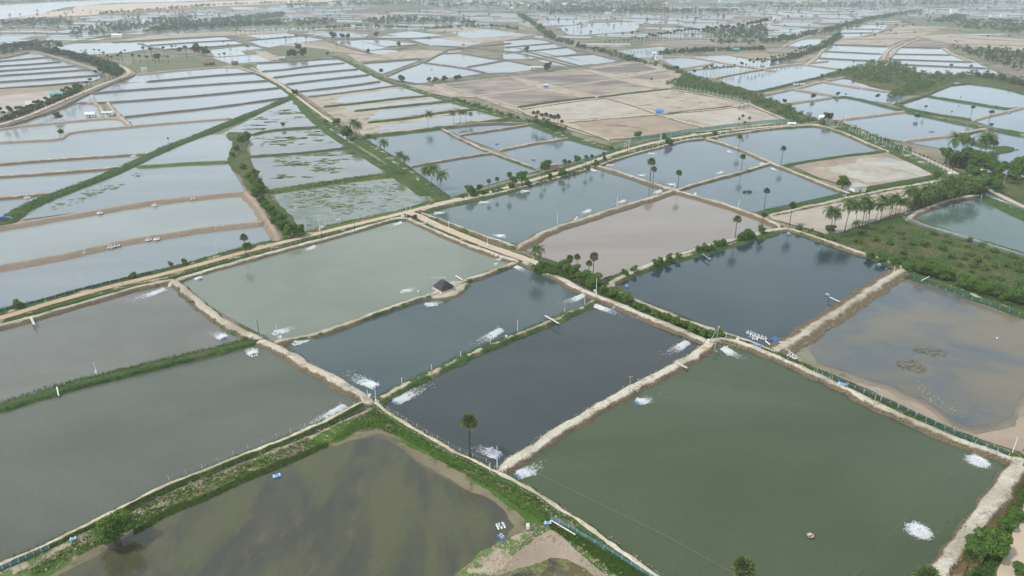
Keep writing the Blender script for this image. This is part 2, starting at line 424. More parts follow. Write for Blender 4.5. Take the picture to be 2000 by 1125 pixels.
def pond(k, pts, zt=zc):
    PONDS.append(P(pts)); return sheet(pts, W[k], 0., 'pond_water', zt=zt)
# front
pond('greygreen', '-160,835 -60,808 120,762 320,710 480,672 520,668 560,690 640,735 700,778 714,792 600,845 480,890 330,950 205,1015 80,1072 -60,1140 -260,1220')
pond('greybrown', '-160,690 0,642 130,607 260,567 330,552 350,552 390,590 440,630 488,658 320,705 120,755 -160,828')
pond('pale', '355,545 480,508 640,467 770,430 802,430 850,455 925,487 1005,506 900,550 850,572 790,592 700,622 600,652 540,664 440,612 380,575')
pond('slate', '550,664 620,650 700,624 800,590 850,576 880,568 905,550 1010,510 1040,514 1090,545 1165,580 1060,630 900,697 800,745 738,778 700,757 620,712')
pond('ink', '741,780 800,750 900,703 1060,638 1168,586 1280,633 1375,667 1340,707 1200,780 1080,850 983,913 950,905 850,857 770,805')
pond('green', '985,915 1090,850 1200,783 1340,713 1385,674 1420,666 1480,682 1600,735 1750,808 1900,870 1980,897 1978,915 1930,985 1870,1065 1810,1180 1780,1300 1500,1300 1330,1145 1180,1050 1050,970')
pond('navy', '1195,550 1250,525 1340,492 1440,464 1530,446 1560,453 1640,480 1762,524 1700,570 1620,620 1517,683 1480,668 1400,640 1300,598 1202,565')
pond('pink', '1010,474 1070,448 1200,408 1312,373 1400,393 1510,434 1520,445 1440,467 1340,492 1250,525 1190,550 1160,545 1100,515 1045,495')
pond('bluegrey', '825,412 900,393 1000,370 1100,345 1170,326 1220,340 1315,372 1200,408 1070,448 1010,472 985,470 900,440 850,422')
pond('blue', '1172,324 1240,300 1300,285 1345,273 1380,271 1430,286 1505,317 1420,345 1318,372 1270,356 1200,334')
pond('blue', '1320,373 1420,345 1505,318 1560,340 1655,376 1560,395 1480,410 1450,410 1390,390')
pond('blue', '1382,271 1450,258 1560,246 1605,246 1660,268 1725,295 1650,305 1545,320 1508,318 1440,290')
pond('teal', '1775,425 1800,408 1870,388 1915,380 1965,395 2120,460 2120,540 1960,482 1870,455 1800,435')
# left foreground strips
pond('silver', '-160,545 0,512 100,495 200,475 300,455 400,440 515,430 545,468 520,484 450,495 350,525 200,562 100,587 0,608 -160,650')
pond('milky', '-160,470 30,432 100,420 200,402 350,383 480,372 505,400 522,428 400,440 300,455 200,475 100,495 0,512 -160,545')
pond('silver', '45,425 100,418 350,382 480,372 466,350 446,317 300,322 262,322 200,345 130,374 60,405')
pond('silver', '262,321 345,280 400,262 460,258 458,290 446,316 300,320')
pond('silver', '-160,440 0,425 60,395 90,376 60,378 0,383 -160,395')
pond('silver', '-160,395 0,383 90,376 200,345 232,326 200,328 100,336 0,342 -160,350')
pond('silver', '-160,350 0,342 100,336 232,326 275,302 200,303 100,310 0,318 -160,328')
pond('silver', '-160,328 0,318 100,310 278,300 345,278 400,258 460,232 400,233 300,241 200,250 140,256 122,264 118,270 60,273 0,276 -160,285')
pond('silvergreen', '-160,285 0,276 118,270 125,262 140,256 200,250 250,244 240,236 228,228 160,233 100,239 25,246 -60,258 -160,275')
pond('silver', '15,247 50,240 100,222 150,203 160,199 190,199 205,226 160,232 100,238')
pond('silver', '210,198 300,192 400,184 500,174 548,170 566,183 555,190 500,197 400,210 300,220 237,227 222,218')
pond('silver', '232,227 300,220 400,210 500,197 572,187 460,231 400,233 300,241 252,244 245,236')
pond('silver', '147,199 175,182 230,176 300,171 400,164 535,155 546,168 500,174 400,184 300,192 212,198 190,199')
pond('silver', '175,181 230,163 280,158 350,152 400,147 500,140 532,154 400,164 300,171 230,176')
pond('silver', '245,160 272,142 350,135 450,128 462,128 498,140 400,147 350,152 282,158')
# upper left system
for s in ('-160,125 0,113 40,105 75,100 100,110 50,114 0,118 -160,130', '-160,131 0,118 50,114 100,110 125,119 60,124 0,127 -160,140', '-160,140 0,127 60,124 122,119 152,127 60,133 0,137 -160,150',
          '-160,150 0,137 60,133 152,127 180,134 80,141 0,146 -160,160', '-160,160 0,146 80,141 182,134 205,144 190,146 100,152 0,158 -160,170', '-160,170 0,158 100,152 192,145 208,147 175,158 100,163 0,170 -160,182'):
    pond('silver', s)
# weed ponds in the middle
pond('lily', '430,260 500,225 560,190 585,196 610,222 630,243 560,247 525,252 488,260')
pond('lily', '485,262 525,252 620,246 655,246 675,262 692,286 590,296 540,300 490,304')
pond('lily', '488,305 545,300 692,287 725,305 762,335 650,350 528,370 505,345')
pond('weed', '530,372 650,356 775,345 830,378 845,398 700,432 605,450 575,440')
# second column of strips
for k, s in (('silver', '505,122 560,119 640,113 662,113 676,121 600,128 560,134 508,138 500,130'), ('silver', '508,138 560,134 600,128 676,121 703,133 600,142 530,150'),
             ('silver', '530,150 600,142 703,133 722,144 620,155 555,163'), ('silver', '555,163 620,155 722,144 745,157 650,170 580,177'), ('silver', '580,177 650,170 745,157 785,163 700,175 600,187'),
             ('blue', '697,264 780,257 852,249 945,293 967,297 830,320 800,322 750,300'), ('blue', '800,322 830,320 967,297 1010,314 1052,330 1000,345 930,365 872,387 845,360'),
             ('blue', '858,249 880,244 985,235 1036,240 1000,247 895,262'), ('blue', '895,262 1000,247 1036,241 1075,254 1117,267 1027,281 975,292'), ('blue', '975,292 1027,281 1117,267 1175,284 1205,291 1170,300 1052,330 1010,315')):
    pond(k, s)
# ponds around the fork
for k, s in (('silver', '705,122 825,114 790,127 745,143 720,130'), ('silver', '828,120 872,98 985,117 910,130'), ('silver', '752,148 828,120 850,121 912,130 947,141 900,148 850,153 830,160 795,160'), ('silver', '912,130 985,117 1000,117 1052,133 1000,140 947,141'),
             ('silver', '985,90 985,78 1055,74 1078,82 1030,87'), ('silver', '1008,92 1035,88 1085,83 1100,91 1040,97'), ('silver', '985,102 985,93 1005,92 1020,97'), ('silver', '983,114 983,103 1035,98 1080,108 1035,114'),
             ('silver', '1040,98 1110,92 1128,103 1090,108'), ('silver', '1052,118 1085,109 1100,110 1157,123 1110,129 1080,125'), ('silver', '1105,110 1155,105 1216,118 1160,124'), ('silver', '975,134 975,120 1010,120 1052,128 1000,135'),
             ('farblue', '1290,113 1345,110 1442,127 1340,136 1310,124'), ('farblue', '1335,137 1440,127 1500,130 1540,124 1395,151 1370,149'), ('silver', '1350,109 1420,107 1480,118 1440,126'), ('silver', '1440,126 1490,116 1560,120 1500,130'),
             ('farblue', '1395,152 1420,146 1500,132 1565,124 1650,135 1600,150 1500,173 1472,180 1440,168'), ('farblue', '1482,186 1545,173 1592,180 1640,187 1622,190 1538,200 1515,200'), ('farblue', '1548,172 1606,158 1640,165 1690,172 1775,182 1752,202 1722,198 1640,187 1598,180'),
             ('farblue', '1610,157 1650,150 1760,165 1770,178 1690,171 1640,164'), ('farblue', '1533,203 1625,189 1660,188 1768,216 1640,232 1610,232 1560,218'), ('farblue', '1640,233 1770,217 1780,218 1925,248 1900,256 1780,272 1758,273 1700,262'),
             ('farblue', '1750,200 1808,186 1990,213 1900,232 1878,230 1785,216'), ('farblue', '1808,182 1870,158 1960,167 2040,192 2010,206 1970,208 1880,197'), ('farblue', '1900,233 2140,178 2140,285 2000,256 1945,247'),
             ('farblue', '1762,273 1860,262 1935,250 2140,290 2140,360 1990,345 1930,325 1850,290'),
             ('far', '1608,99 1618,86 1738,90 1727,104'), ('far', '1595,113 1608,99 1726,104 1712,118'), ('far', '1580,125 1597,113 1710,118 1700,126 1650,134'), ('far', '1735,104 1748,91 1842,93 1860,106'), ('far', '1728,114 1738,104 1862,106 1905,120'),
             ('far', '1725,123 1732,114 1905,120 1930,132'), ('far', '1722,132 1728,123 1930,133 1955,142 1860,146'), ('far', '1612,73 1640,56 1672,48 1735,48 1722,60 1685,70'), ('farblue', '1530,88 1570,76 1605,76 1600,86 1560,90'),
             ('far', '1210,100 1290,90 1310,93 1290,110 1250,112'), ('farblue', '1212,98 1280,91 1288,108 1250,112 1230,108'),
             ('far', '215,98 230,88 290,82 380,80 400,85 300,92'), ('far', '65,97 150,84 270,82 300,93 240,102 150,106'), ('far', '130,97 160,88 275,81 290,91 200,98'), ('far', '280,82 440,71 465,78 300,88'), ('far', '300,88 465,78 482,86 400,92 320,95'), ('far', '400,98 500,87 520,92 430,104'),
             ('far', '415,112 500,106 530,118 450,123'), ('far', '412,100 470,98 480,106 420,110'), ('far', '478,68 560,64 600,68 520,76'), ('far', '480,78 600,69 640,76 580,82 520,92'), ('far', '645,80 700,78 755,92 720,98'), ('far', '690,76 760,78 820,86 755,90'), ('far', '755,66 800,60 870,68 800,73'),
             ('far', '795,77 850,74 940,84 900,90 840,88'), ('far', '680,103 750,96 790,98 720,108'), ('far', '880,62 960,56 1000,62 900,68'), ('far', '890,68 1000,62 1030,66 920,74'), ('far', '1040,50 1085,38 1160,38 1120,48'), ('far', '1090,52 1170,44 1260,42 1240,54 1110,66'), ('far', '1110,66 1250,50 1240,60 1130,68')):
    pond(k, s)

# ---- fields that lie dry
FIELDS = []
def field(m, pts, z=.12, jit=.5, name='dry_field', zt=None): FIELDS.append(P(pts)); return sheet(pts, m, z, name, jit=jit, zt=zt)
field(M_dry, '780,168 865,163 1000,150 1135,134 1260,115 1345,150 1310,172 1470,200 1545,238 1400,255 1190,273 1140,262 1000,215 930,190 880,190', .08)
for s in ('868,166 1000,153 1042,172 932,185', '945,189 1045,176 1142,190 1010,206', '1012,149 1133,137 1203,153 1092,168', '1100,171 1210,156 1272,171 1162,187', '1152,135 1248,122 1283,136 1202,146', '1218,151 1285,139 1320,150 1275,157'):
    field(M_mudgrey, s, .16, .6)
for m, s in ((M_drypale, '1030,212 1180,193 1262,216 1140,234 1062,230'), (M_dry, '1192,192 1308,176 1445,203 1290,221'), (M_mudbrown, '1112,240 1290,223 1365,247 1310,260 1192,268'), (M_drypale, '1312,224 1432,211 1522,238 1400,248')):
    field(m, s, .16, .6)
field(M_mudbrown, '1540,322 1650,306 1730,296 1775,305 1850,342 1780,352 1695,370 1660,366 1600,347', .10)
field(M_white, '1585,328 1640,318 1700,312 1780,316 1820,338 1760,350 1690,358 1620,340', .14, 3)
sheet('1708,311 1735,308 1755,313 1740,317 1722,315', W['silver'], .17, jit=.6)
field(M_dry, '1500,417 1560,400 1640,386 1705,375 1850,346 1900,360 1880,392 1800,402 1700,435 1622,460 1545,438 1508,428', .12)
field(M_drypale, '1540,425 1640,405 1740,395 1700,428 1620,452 1560,438', .16, 2)
# muddy strips of the second column
field(M_dry, '595,187 700,176 780,165 865,188 930,210 1000,230 985,236 880,245 780,258 710,266 660,235', .06)
for s in ('655,201 668,188 720,181 790,171 835,184 780,190 700,199', '672,214 690,209 780,200 868,191 862,196 760,207 700,214', '718,235 738,217 800,209 880,201 905,207 850,218 780,229', '740,256 748,245 800,239 900,223 942,216 980,228 920,236 840,248'):
    PONDS.append(P(s)); sheet(s, W['silver'], .12, 'pond_water', zt=.1, jit=.8)
field(M_mudbrown, '-160,190 0,173 130,169 178,160 150,178 90,205 40,228 -160,260', .06)
field(M_drypale, '-100,200 20,185 120,176 110,190 30,215 -100,240', .1)
# left scrub strip and the wide grassed banks come below
# shallow blue pond on the right with muddy shore
field(M_mudbrown, '1510,690 1620,622 1757,530 1800,540 1850,555 1960,590 2140,640 2140,960 1990,880 1880,842 1760,790 1640,738 1560,706', -.02, .4, 'pond_mud', zt=.2)
sheet('1573,690 1592,672 1600,655 1640,612 1700,582 1726,562 1760,550 1800,555 1850,570 1920,598 2000,625 2140,665 2140,700 2060,740 2005,760 1985,785 1968,812 1940,830 1900,838 1862,826 1835,800 1800,775 1770,770 1740,752 1690,738 1640,722 1595,705', W['shallow'], .09, jit=.5)
def shores(pts, z, zt, lim, cols):
    for k, (g, c) in enumerate(cols):                       # wet silt drying outwards from the water's edge
        m = soil('shore_ring', c, tuple(x*1.2 for x in c), None, scale=.2, dark=tuple(x*.7 for x in c), ds=(.55, .7)); m.node_tree.nodes['Principled BSDF'].inputs['Roughness'].default_value = .3+.12*k; m.node_tree.nodes['Principled BSDF'].inputs['Specular IOR Level'].default_value = .5-.08*k
        q = [at(x, y, zt)[:2] for x, y in P(pts)]; _z[0] = 0; sheet(q, m, z-.012*(k+1), 'pond_mud', jit=.45+.12*k, grow=g)
shores('1573,690 1592,672 1600,655 1640,612 1700,582 1726,562 1760,550 1800,555 1850,570 1920,598 2000,625 2140,665 2140,700 2060,740 2005,760 1985,785 1968,812 1940,830 1900,838 1862,826 1835,800 1800,775 1770,770 1740,752 1690,738 1640,722 1595,705', .083, .09, 0, ((.7, (.12, .10, .068)), (1.5, (.155, .128, .09)), (2.4, (.19, .152, .112)), (3.4, (.225, .178, .132))))
M_foam = water('scum', (.40, .42, .31), (.30, .31, .2), (.3, .2), rough=.5)
field(soil('pond_scum', (.22, .22, .16), (.19, .19, .13), None, scale=.3), '1560,672 1568,668 1575,680 1580,690 1590,702 1592,712 1575,705 1550,692 1548,682', .13, .6, 'pond_scum')
for s in () and ('1788,748 1792,742 1798,754 1812,768 1826,774 1826,780 1806,774 1792,762', '1838,790 1842,782 1852,792 1866,803 1880,815 1876,818 1858,806 1846,800'):
    field(soil('pond_scum2', (.32, .31, .24), (.22, .21, .15), None, scale=.3), s, .13, .5, 'pond_scum')
M_weed = soil('drowned_weed', (.10, .085, .035), (.14, .11, .05), None, scale=.5)
for s in ('1750,705 1765,700 1785,706 1800,712 1810,724 1795,730 1775,722 1758,718', '1780,680 1800,680 1820,682 1850,688 1852,696 1835,700 1815,692 1795,688'):
    pass
# bottom: brown shallow pond with grassy shores
field(M_tuss, '0,1112 205,1020 480,900 600,850 720,800 745,795 850,860 985,925 1060,975 1180,1060 1330,1160 1450,1300 -300,1300', .10, .3, 'grass_verge', zt=.3)
field(M_grass, '-300,1260 60,1105 200,1050 260,1010 360,975 480,915 600,865 700,812 760,812 850,868 960,930 1050,985 1180,1070 1330,1180 1400,1300 900,1300 1050,1025 1000,1060 940,1100 850,1160 700,1300', .15, .8, 'grass_verge', zt=.3)
field(M_shore, '-60,1200 180,1075 262,1030 400,955 500,915 600,872 690,842 735,838 790,862 850,898 930,945 1000,990 1025,1010 1025,1040 1000,1062 940,1095 850,1150 840,1300 -200,1300', .19, .7, 'pond_mud', zt=.3)
sheet('-40,1200 180,1098 262,1042 330,1008 400,980 500,936 600,888 690,860 735,850 760,860 800,892 850,925 900,955 950,975 985,1003 1000,1028 985,1050 940,1082 850,1138 830,1300 -100,1300', W['olive'], .22, jit=.45)
shores('-40,1200 180,1098 262,1042 330,1008 400,980 500,936 600,888 690,860 735,850 760,860 800,892 850,925 900,955 950,975 985,1003 1000,1028 985,1050 940,1082 850,1138 830,1300 -100,1300', .222, .22, 0, ((.6, (.085, .075, .045)), (1.2, (.115, .095, .06)), (1.9, (.145, .12, .075))))
field(M_lush, '260,1028 330,990 400,962 410,975 330,1008 275,1035', .235, .6, 'grass_verge')
field(M_lush, '800,838 880,888 960,935 1040,985 1080,1015 1060,1025 1010,1000 940,945 850,890 770,845', .235, .7, 'grass_verge', zt=.3)
field(M_lush, '620,880 700,842 760,835 740,815 690,820 600,862', .235, .7, 'grass_verge', zt=.3)
# bottom centre: second bare pond
field(M_mudbrown, '960,1125 1000,1095 1045,1050 1075,1035 1100,1045 1150,1090 1230,1150 1250,1300 880,1300', .24, .6, 'pond_mud', zt=.3)
field(soil('pond_bed', (.10, .085, .06), (.13, .10, .04), (.14, .15, .06), (.45, .55), .2, .15, dark=(.05, .045, .045), ds=(.5, .65)), '960,1140 1000,1112 1040,1090 1075,1082 1110,1090 1150,1112 1180,1150 1190,1300 920,1300', .28, .5, 'pond_bed', zt=.3)
field(M_tuss, '880,1125 930,1085 1000,1050 1050,1022 1065,1030 1050,1050 1005,1090 950,1130 930,1300 800,1300', .27, .8, 'grass_verge', zt=.3)
field(M_lush, '1078,1035 1110,1030 1180,1075 1260,1125 1300,1180 1250,1180 1180,1120 1120,1070', .29, .8, 'grass_verge', zt=.3)
# bottom right corner
field(M_grass, '1990,880 2140,880 2140,1300 1750,1300 1800,1180 1870,1090 1940,990', .10, .8, 'grass_verge', zt=.3)
field(soil('dead_grass', (.17, .11, .075), (.24, .17, .12), (.09, .12, .03), (.5, .6), .4, .3), '1985,905 2005,950 1960,1000 1925,1050 1880,1110 1850,1180 1800,1180 1850,1100 1905,1030 1950,965', .16, .6, 'dry_grass', zt=.3)
sheet('2010,965 1985,1010 1970,1060 1950,1125 1935,1200 2010,1200 2030,1120 2050,1060 2075,1000', M_roadtan, .24, 'dirt_road', jit=.3, zt=.3)
# scrub between the coconut row and the dark pond
field(M_scrub, '1560,452 1622,462 1700,438 1770,420 1800,432 1880,458 1990,488 2140,530 2140,640 2000,602 1900,572 1770,530 1700,500 1640,480', .3, .8, 'scrubland', zt=.5)
field(M_scrub, '1900,330 2140,370 2140,480 1990,420 1930,372', .3, .8, 'scrubland')
field(M_scrub, '1340,150 1420,165 1470,182 1535,205 1600,235 1545,240 1470,203 1310,173', .3, 1.5, 'scrubland')
field(M_scrub, '1600,148 1650,135 1700,128 1745,122 1790,142 1960,150 2010,160 2140,185 2140,195 1990,175 1870,160 1810,178 1770,185 1700,168 1660,155', .3, 1.5, 'scrubland')
field(M_scrub, '445,258 490,258 482,290 500,340 530,380 575,430 600,460 545,470 520,420 490,375 466,345 446,316 455,285', .25, 1., 'scrubland')
field(M_scrub, '1045,497 1100,517 1160,548 1195,552 1260,590 1400,645 1380,655 1290,622 1170,570 1090,530 1040,512', .5, .5, 'scrubland')
# the strip under the fence posts on the right of the green pond
field(M_grass, '1405,650 1480,672 1560,710 1650,748 1760,797 1880,850 1985,890 1985,900 1880,862 1760,812 1640,755 1540,712 1470,680 1400,662', .7, .3, 'grass_verge', zt=.8)

# ---- roads
def ribbon(pts, wid, mat, z, name='dirt_road', jit=.12, smooth=2, zt=None):
    q = [at(x, y, z if zt is None else zt)[:2] for x, y in P(pts)]; q = chaikin(q, smooth)
    dist = np.mean([hypot(*a) for a in q]); q = np.array(resample(q, max(1.2, dist/250))); n = len(q)
    t = np.gradient(q, axis=0); t /= np.linalg.norm(t, axis=1)[:, None]; nr = np.stack([-t[:, 1], t[:, 0]], 1); rng = RNG()
    L = q+nr*(wid/2+wobble(n, jit, rng, 3))[:, None]; R = q-nr*(wid/2+wobble(n, jit, rng, 3))[:, None]
    V = np.zeros((2*n, 3)); V[0::2, :2] = L; V[1::2, :2] = R; V[:, 2] = z
    i = np.arange(n-1)*2; return struct(name, mesh_np(name, V, np.stack([i+1, i+3, i+2, i], 1), mat))
ROAD = '-120,655 0,621 100,591 200,563 350,528 480,491 560,471 640,451 720,432 800,413 860,396 950,378 1040,351 1100,335 1160,314 1200,300 1260,282 1330,267 1450,252 1530,245 1600,243'
bank(ROAD, M_mixed, w=13, h=.75, run=1.5, wob=.3)
ribbon('-120,655 0,621 100,591 200,563 350,528 480,491 560,471', 3.6, M_road, .95)
ribbon('540,476 560,471 640,451 720,432 800,413 860,396 950,378 1040,351 1100,335 1160,314 1200,300 1260,282 1330,267 1450,252 1530,245 1600,243', 3.8, M_roadtan, .965)
bank('800,420 840,437 900,460 960,485 1030,508 1048,516', M_mixed, w=8.5, h=.9, run=1.2)
ribbon('792,414 815,420 840,434 900,459 960,483 1030,507 1050,516', 4.6, M_roadtan, 1.12)
ribbon('1660,245 1700,265 1760,290 1810,310 1860,335 1900,352 1935,372 1990,400 2080,440', 3.5, M_roadtan, 1.45)
bank('1600,243 1660,250 1700,270 1760,295 1810,316 1860,340 1900,358 1935,378 1990,405 2080,448', M_mixed, w=16, h=1.2, run=2)

# ---- banks (crest lines)
def B(kind, pts, w=2.2, h=1.1, run=1.1, **k): return bank(pts, BK[kind], w*.86, h, run, **k)
B('green', '-160,830 0,795 113,757 320,707 420,683 500,662 515,656', 3.2, 1.1, 1.3)
B('sandg', '335,545 352,556 385,588 440,630 490,654 515,662', 3.2, 1.2, 1.3)
B('pale', '500,662 530,672 620,722 680,756 712,776 730,784', 2.9, 1.3, 1.5)
B('lip', '715,782 600,838 480,885 330,943 205,1008 80,1066 0,1102 -120,1155', 1.4, .9, .9)
B('sand', '-160,680 0,634 100,607 240,567 300,551 345,545', 2.2, 1.2, 1.6)
B('pale', '330,556 345,545 400,527 480,505 560,484 640,464 720,440 768,425 800,424', 2.6, 1.1, 1.2)
B('sand', '795,424 830,440 880,463 930,483 980,500 1015,510', 2.0, 1.1, 1.3)
B('sandg', '530,668 555,664 620,650 700,623 790,590 845,573 875,566 900,550 960,528 1010,510', 2.0, 1.1, 1.1)
B('half', '735,782 790,750 900,700 970,668 1060,632 1120,606 1168,584', 2.2, 1.1, 1.4)
B('pale', '1020,508 1045,518 1090,542 1165,576 1200,592 1280,622 1350,652 1385,668', 2.8, 1.2, 1.2)
B('pale', '975,918 1000,900 1090,840 1200,776 1340,702 1370,680 1395,664', 2.9, 1.2, 1.5)
B('pale', '1375,672 1400,660 1420,660 1480,678 1600,733 1750,806 1880,860 1960,887 1990,898', 2.3, 1.2, 1.5)
B('pale', '1994,885 1990,905 1966,945 1932,985 1888,1040 1848,1095 1818,1150 1790,1250', 3.3, 1.1, 1.2)
B('lip', '728,782 780,822 860,866 930,903 985,925 1050,965 1120,1010 1200,1065 1330,1155 1450,1270', 1.5, 1.0, 1.0)
B('sandg', '1197,560 1195,548 1250,523 1340,490 1440,464 1500,450 1530,444 1560,450 1640,478 1720,505 1765,522', 2.6, 1.3, 1.5)
B('sand', '1765,522 1740,540 1690,570 1620,618 1560,654 1515,684', 2.4, 1.5, 4.5)
B('sandg', '1185,555 1205,570 1280,600 1360,632 1420,650 1480,670 1515,686', 1.6, 1.0, 1.0)
B('mixed', '1765,522 1800,540 1850,554 1920,582 2000,612 2140,655', 2.6, 1.1, 3.0)
B('sand', '1010,480 1070,448 1130,428 1200,406 1260,388 1315,371', 2.2, 1.6, 3.6)
B('sand', '1165,322 1200,332 1240,345 1318,371 1370,384 1430,402 1490,424 1525,440', 2.4, 1.5, 2.6)
B('sandg', '1318,371 1360,357 1420,342 1470,328 1508,316', 2.2, 1.1, 1.4)
B('sand', '1378,269 1430,284 1470,300 1508,317 1560,338 1620,362 1662,378', 2.8, 1.1, 1.4)
B('pale', '820,412 840,404 900,391 1000,369 1060,353 1110,340 1165,322 1240,298 1300,283 1340,272 1378,269', 1.7, 1.1, 1.3)
B('sandg', '820,414 850,424 900,443 940,458 985,472 1010,482', 1.5, 1.0, 1.2)
B('sandg', '1378,269 1450,256 1560,244 1605,244 1660,262 1700,282 1740,296', 3.0, 1.1, 1.8)
B('green', '1530,322 1560,316 1640,304 1700,297 1740,293 1770,300', 2.6, 1.0, 1.6)
B('sandg', '1740,293 1780,305 1820,325 1860,345', 4.0, 1.0, 1.8)
B('green', '1480,415 1560,398 1640,380 1700,365 1760,355 1850,338', 4.5, 1.0, 1.8)
B('sandg', '1505,418 1600,398 1680,380 1740,368 1850,350', 2.5, .7, 1.8)
B('green', '1560,452 1620,464 1700,438 1775,418', 4.0, 1.1, 2.)
B('sand', '1770,428 1800,408 1860,388 1915,378 1960,393 2140,462', 2.2, 1.3, 2.4)
B('sandg', '1772,426 1800,437 1870,458 1960,485 2140,538', 2.0, 1.2, 2.0)
B('mixed', '1180,548 1230,530 1340,497 1440,470 1520,452', 4.5, .9, 1.6)
# left
B('brown', '-160,480 0,441 100,425 200,407 300,391 400,380 470,374 482,374', 1.6, 1.7, 4.)
B('brown', '-160,550 0,517 100,500 200,479 250,466 300,459 400,443 520,430', 1.6, 1.7, 4.)
B('brown', '478,372 500,395 525,432 545,468', 2.4, 1.6, 3.)
B('olive', '262,324 300,322 370,317 450,314', 4., 1.2, 1.6)
B('green', '-20,450 10,428 60,398 130,371 200,345 270,313 340,281 400,259 460,234 520,209 575,187', 8.2, .9, 2.2)
for s in ('-160,397 0,384 60,379 100,374', '-160,352 0,342 100,336 200,328 245,324', '-160,328 0,318 100,310 200,303 290,298'):
    B('sand', s, 2.6, 1.3, 2.4)
for s in ('-160,285 0,276 60,273 118,270 125,262 140,256 200,250 300,241 400,233 455,229', '-60,262 25,246 100,239 160,233 225,228 245,234 252,244', '210,197 220,214 237,229 255,244', '165,200 190,199 203,222 212,230', '55,100 75,100 110,110 150,122 190,135 212,147'):
    B('fars', s, 2.6, 1.3, 2.0)
for s in ('237,227 300,220 400,210 500,197 565,188', '147,199 190,199 212,198 300,192 400,184 500,174 550,169', '175,181 230,176 300,171 400,164 535,155', '282,158 350,152 400,147 505,140',
          '-160,131 0,118 50,114 98,110', '-160,141 0,127 60,124 122,119', '-160,150 0,137 60,133 152,127', '-160,160 0,146 80,141 180,134', '-160,171 0,158 100,152 195,145', '-160,183 0,171 100,164 180,157',
          '-160,127 0,113 40,105 60,101'):
    B('far', s, 2.4, 1.5, 1.6)
B('fars', '262,145 350,136 455,128 500,140 540,160 575,184', 3.4, 1.3, 1.8)
B('far', '-20,250 60,228 120,204 170,180 210,162 250,148 262,142 240,130 200,116 150,104', 9, 1.4, 2)
ribbon('-60,262 0,243 50,228 100,206 150,185 195,166 240,150 255,141 240,130 200,116 150,104 110,98', 5, M_roadtan, 1.85)
B('mixed', '500,140 540,160 575,184 600,205 640,237 700,268 750,300 800,335 850,372 868,388', 8, 1.0, 2.)
ribbon('490,132 520,147 555,168 590,196 640,233 660,243', 3.2, M_roadtan, 1.35)
B('green', '575,190 600,222 640,255 690,288 735,315 790,350 830,380', 5, .9, 2.)
B('dark', '490,262 525,253 580,249 650,245', 2.6, 1.1, 1.4)
B('dark', '482,304 545,300 600,296 690,286', 3.0, 1.0, 1.4)
B('olive', '520,374 600,362 700,347 790,336', 6.0, .9, 2.2)
B('olive', '585,455 640,445 700,432 770,415 845,398 860,390', 5, .9, 2.)
for s in ('508,138 560,134 600,128 676,121', '530,150 600,142 703,133', '555,163 620,155 722,144', '580,177 650,170 745,157', '597,188 700,176 785,164', '500,122 560,119 640,113 662,113', '858,247 960,237 1036,240', '705,122 825,113'):
    B('far', s, 2.8, 1.5, 1.8)
for s in ('630,207 700,200 780,190 855,184', '690,215 780,206 885,195', '715,237 800,229 850,219 935,211', '700,265 780,257 850,249 900,242 985,231 1010,229'):
    B('dark', s, 4., 1.5, 2.)
B('mixed', '650,108 680,118 740,150 785,165 850,186 930,210 1000,230 1040,240 1075,253 1110,265 1150,276 1200,290', 8, 1.3, 2.)
B('sandg', '862,250 900,270 950,293 1010,314 1050,328', 2.4, 1.1, 1.4)
B('sand', '800,323 850,314 910,304 967,296', 1.8, 1.1, 1.4)
for s in ('895,262 1000,247 1036,241', '975,292 1027,281 1070,274 1117,267'):
    B('sand', s, 2.2, 1.2, 1.8)
for s in ('748,150 780,136 825,121 872,98', '825,121 900,130 950,141', '828,120 872,98 985,117 1000,117 1080,136', '910,130 985,117', '900,92 960,96 1010,101 1080,118 1140,134', '985,92 1035,87 1085,83', '985,103 1035,98 1110,91', '1020,97 1060,107 1110,121 1160,134', '1080,109 1160,104', '985,78 1055,73 1110,92 1160,104 1216,118'):
    B('far', s, 3.2, 1.3, 1.8)
# dry field ridges
for s in ('865,164 1000,150 1135,134 1255,116 1345,150', '932,187 1050,174 1210,154 1290,138', '1000,150 1045,172 1150,192', '1135,135 1205,154 1275,172', '860,163 930,187 1010,208'):
    B('fars', s, 3., .8, 2.)
B('dark', '1010,208 1085,196 1165,188', 4, 1.2, 1.8); B('dark', '1165,189 1240,179 1310,172', 3, 1.2, 1.5)
for s in ('1010,214 1100,200 1185,190', '1185,190 1265,214 1290,224 1370,248 1400,252', '1105,238 1200,230 1290,222', '1290,222 1370,215 1440,208 1465,203', '1310,173 1400,188 1465,203 1545,238', '1010,212 1060,233 1110,244 1190,272'):
    B('sand', s, 3., .8, 2.)
B('dark', '1300,221 1370,213 1435,206', 2.6, 1.2, 1.2)
# far right ponds
for s in ('1285,112 1345,109 1442,127 1520,138', '1335,136 1440,127', '1390,151 1450,140 1500,131 1565,123 1620,118', '1500,130 1570,122', '1565,124 1650,135', '1482,186 1545,173 1606,158 1650,149', '1548,172 1598,180 1640,187', '1606,158 1690,171 1765,181', '1530,202 1625,189', '1640,232 1770,216',
          '1765,273 1860,262 1930,249', '1900,233 1970,215 2140,176'):
    B('fars', s, 3., 1.4, 1.8)
for s in ('1440,168 1470,179 1500,173 1600,149 1640,140', '1625,189 1660,187 1768,216 1925,249 2140,288', '1750,200 1785,215 1900,232', '1808,183 1870,159 1960,168 2060,198', '1750,202 1808,185', '1808,185 1900,200 1990,214'):
    B('mixed', s, 4., 1.4, 2.)
B('green', '1925,249 1870,263 1900,278 1935,288 1975,285 1960,295 1900,300', 6, 1., 2.)
B('green', '1930,250 1990,256 2140,292', 7, 1., 2.)
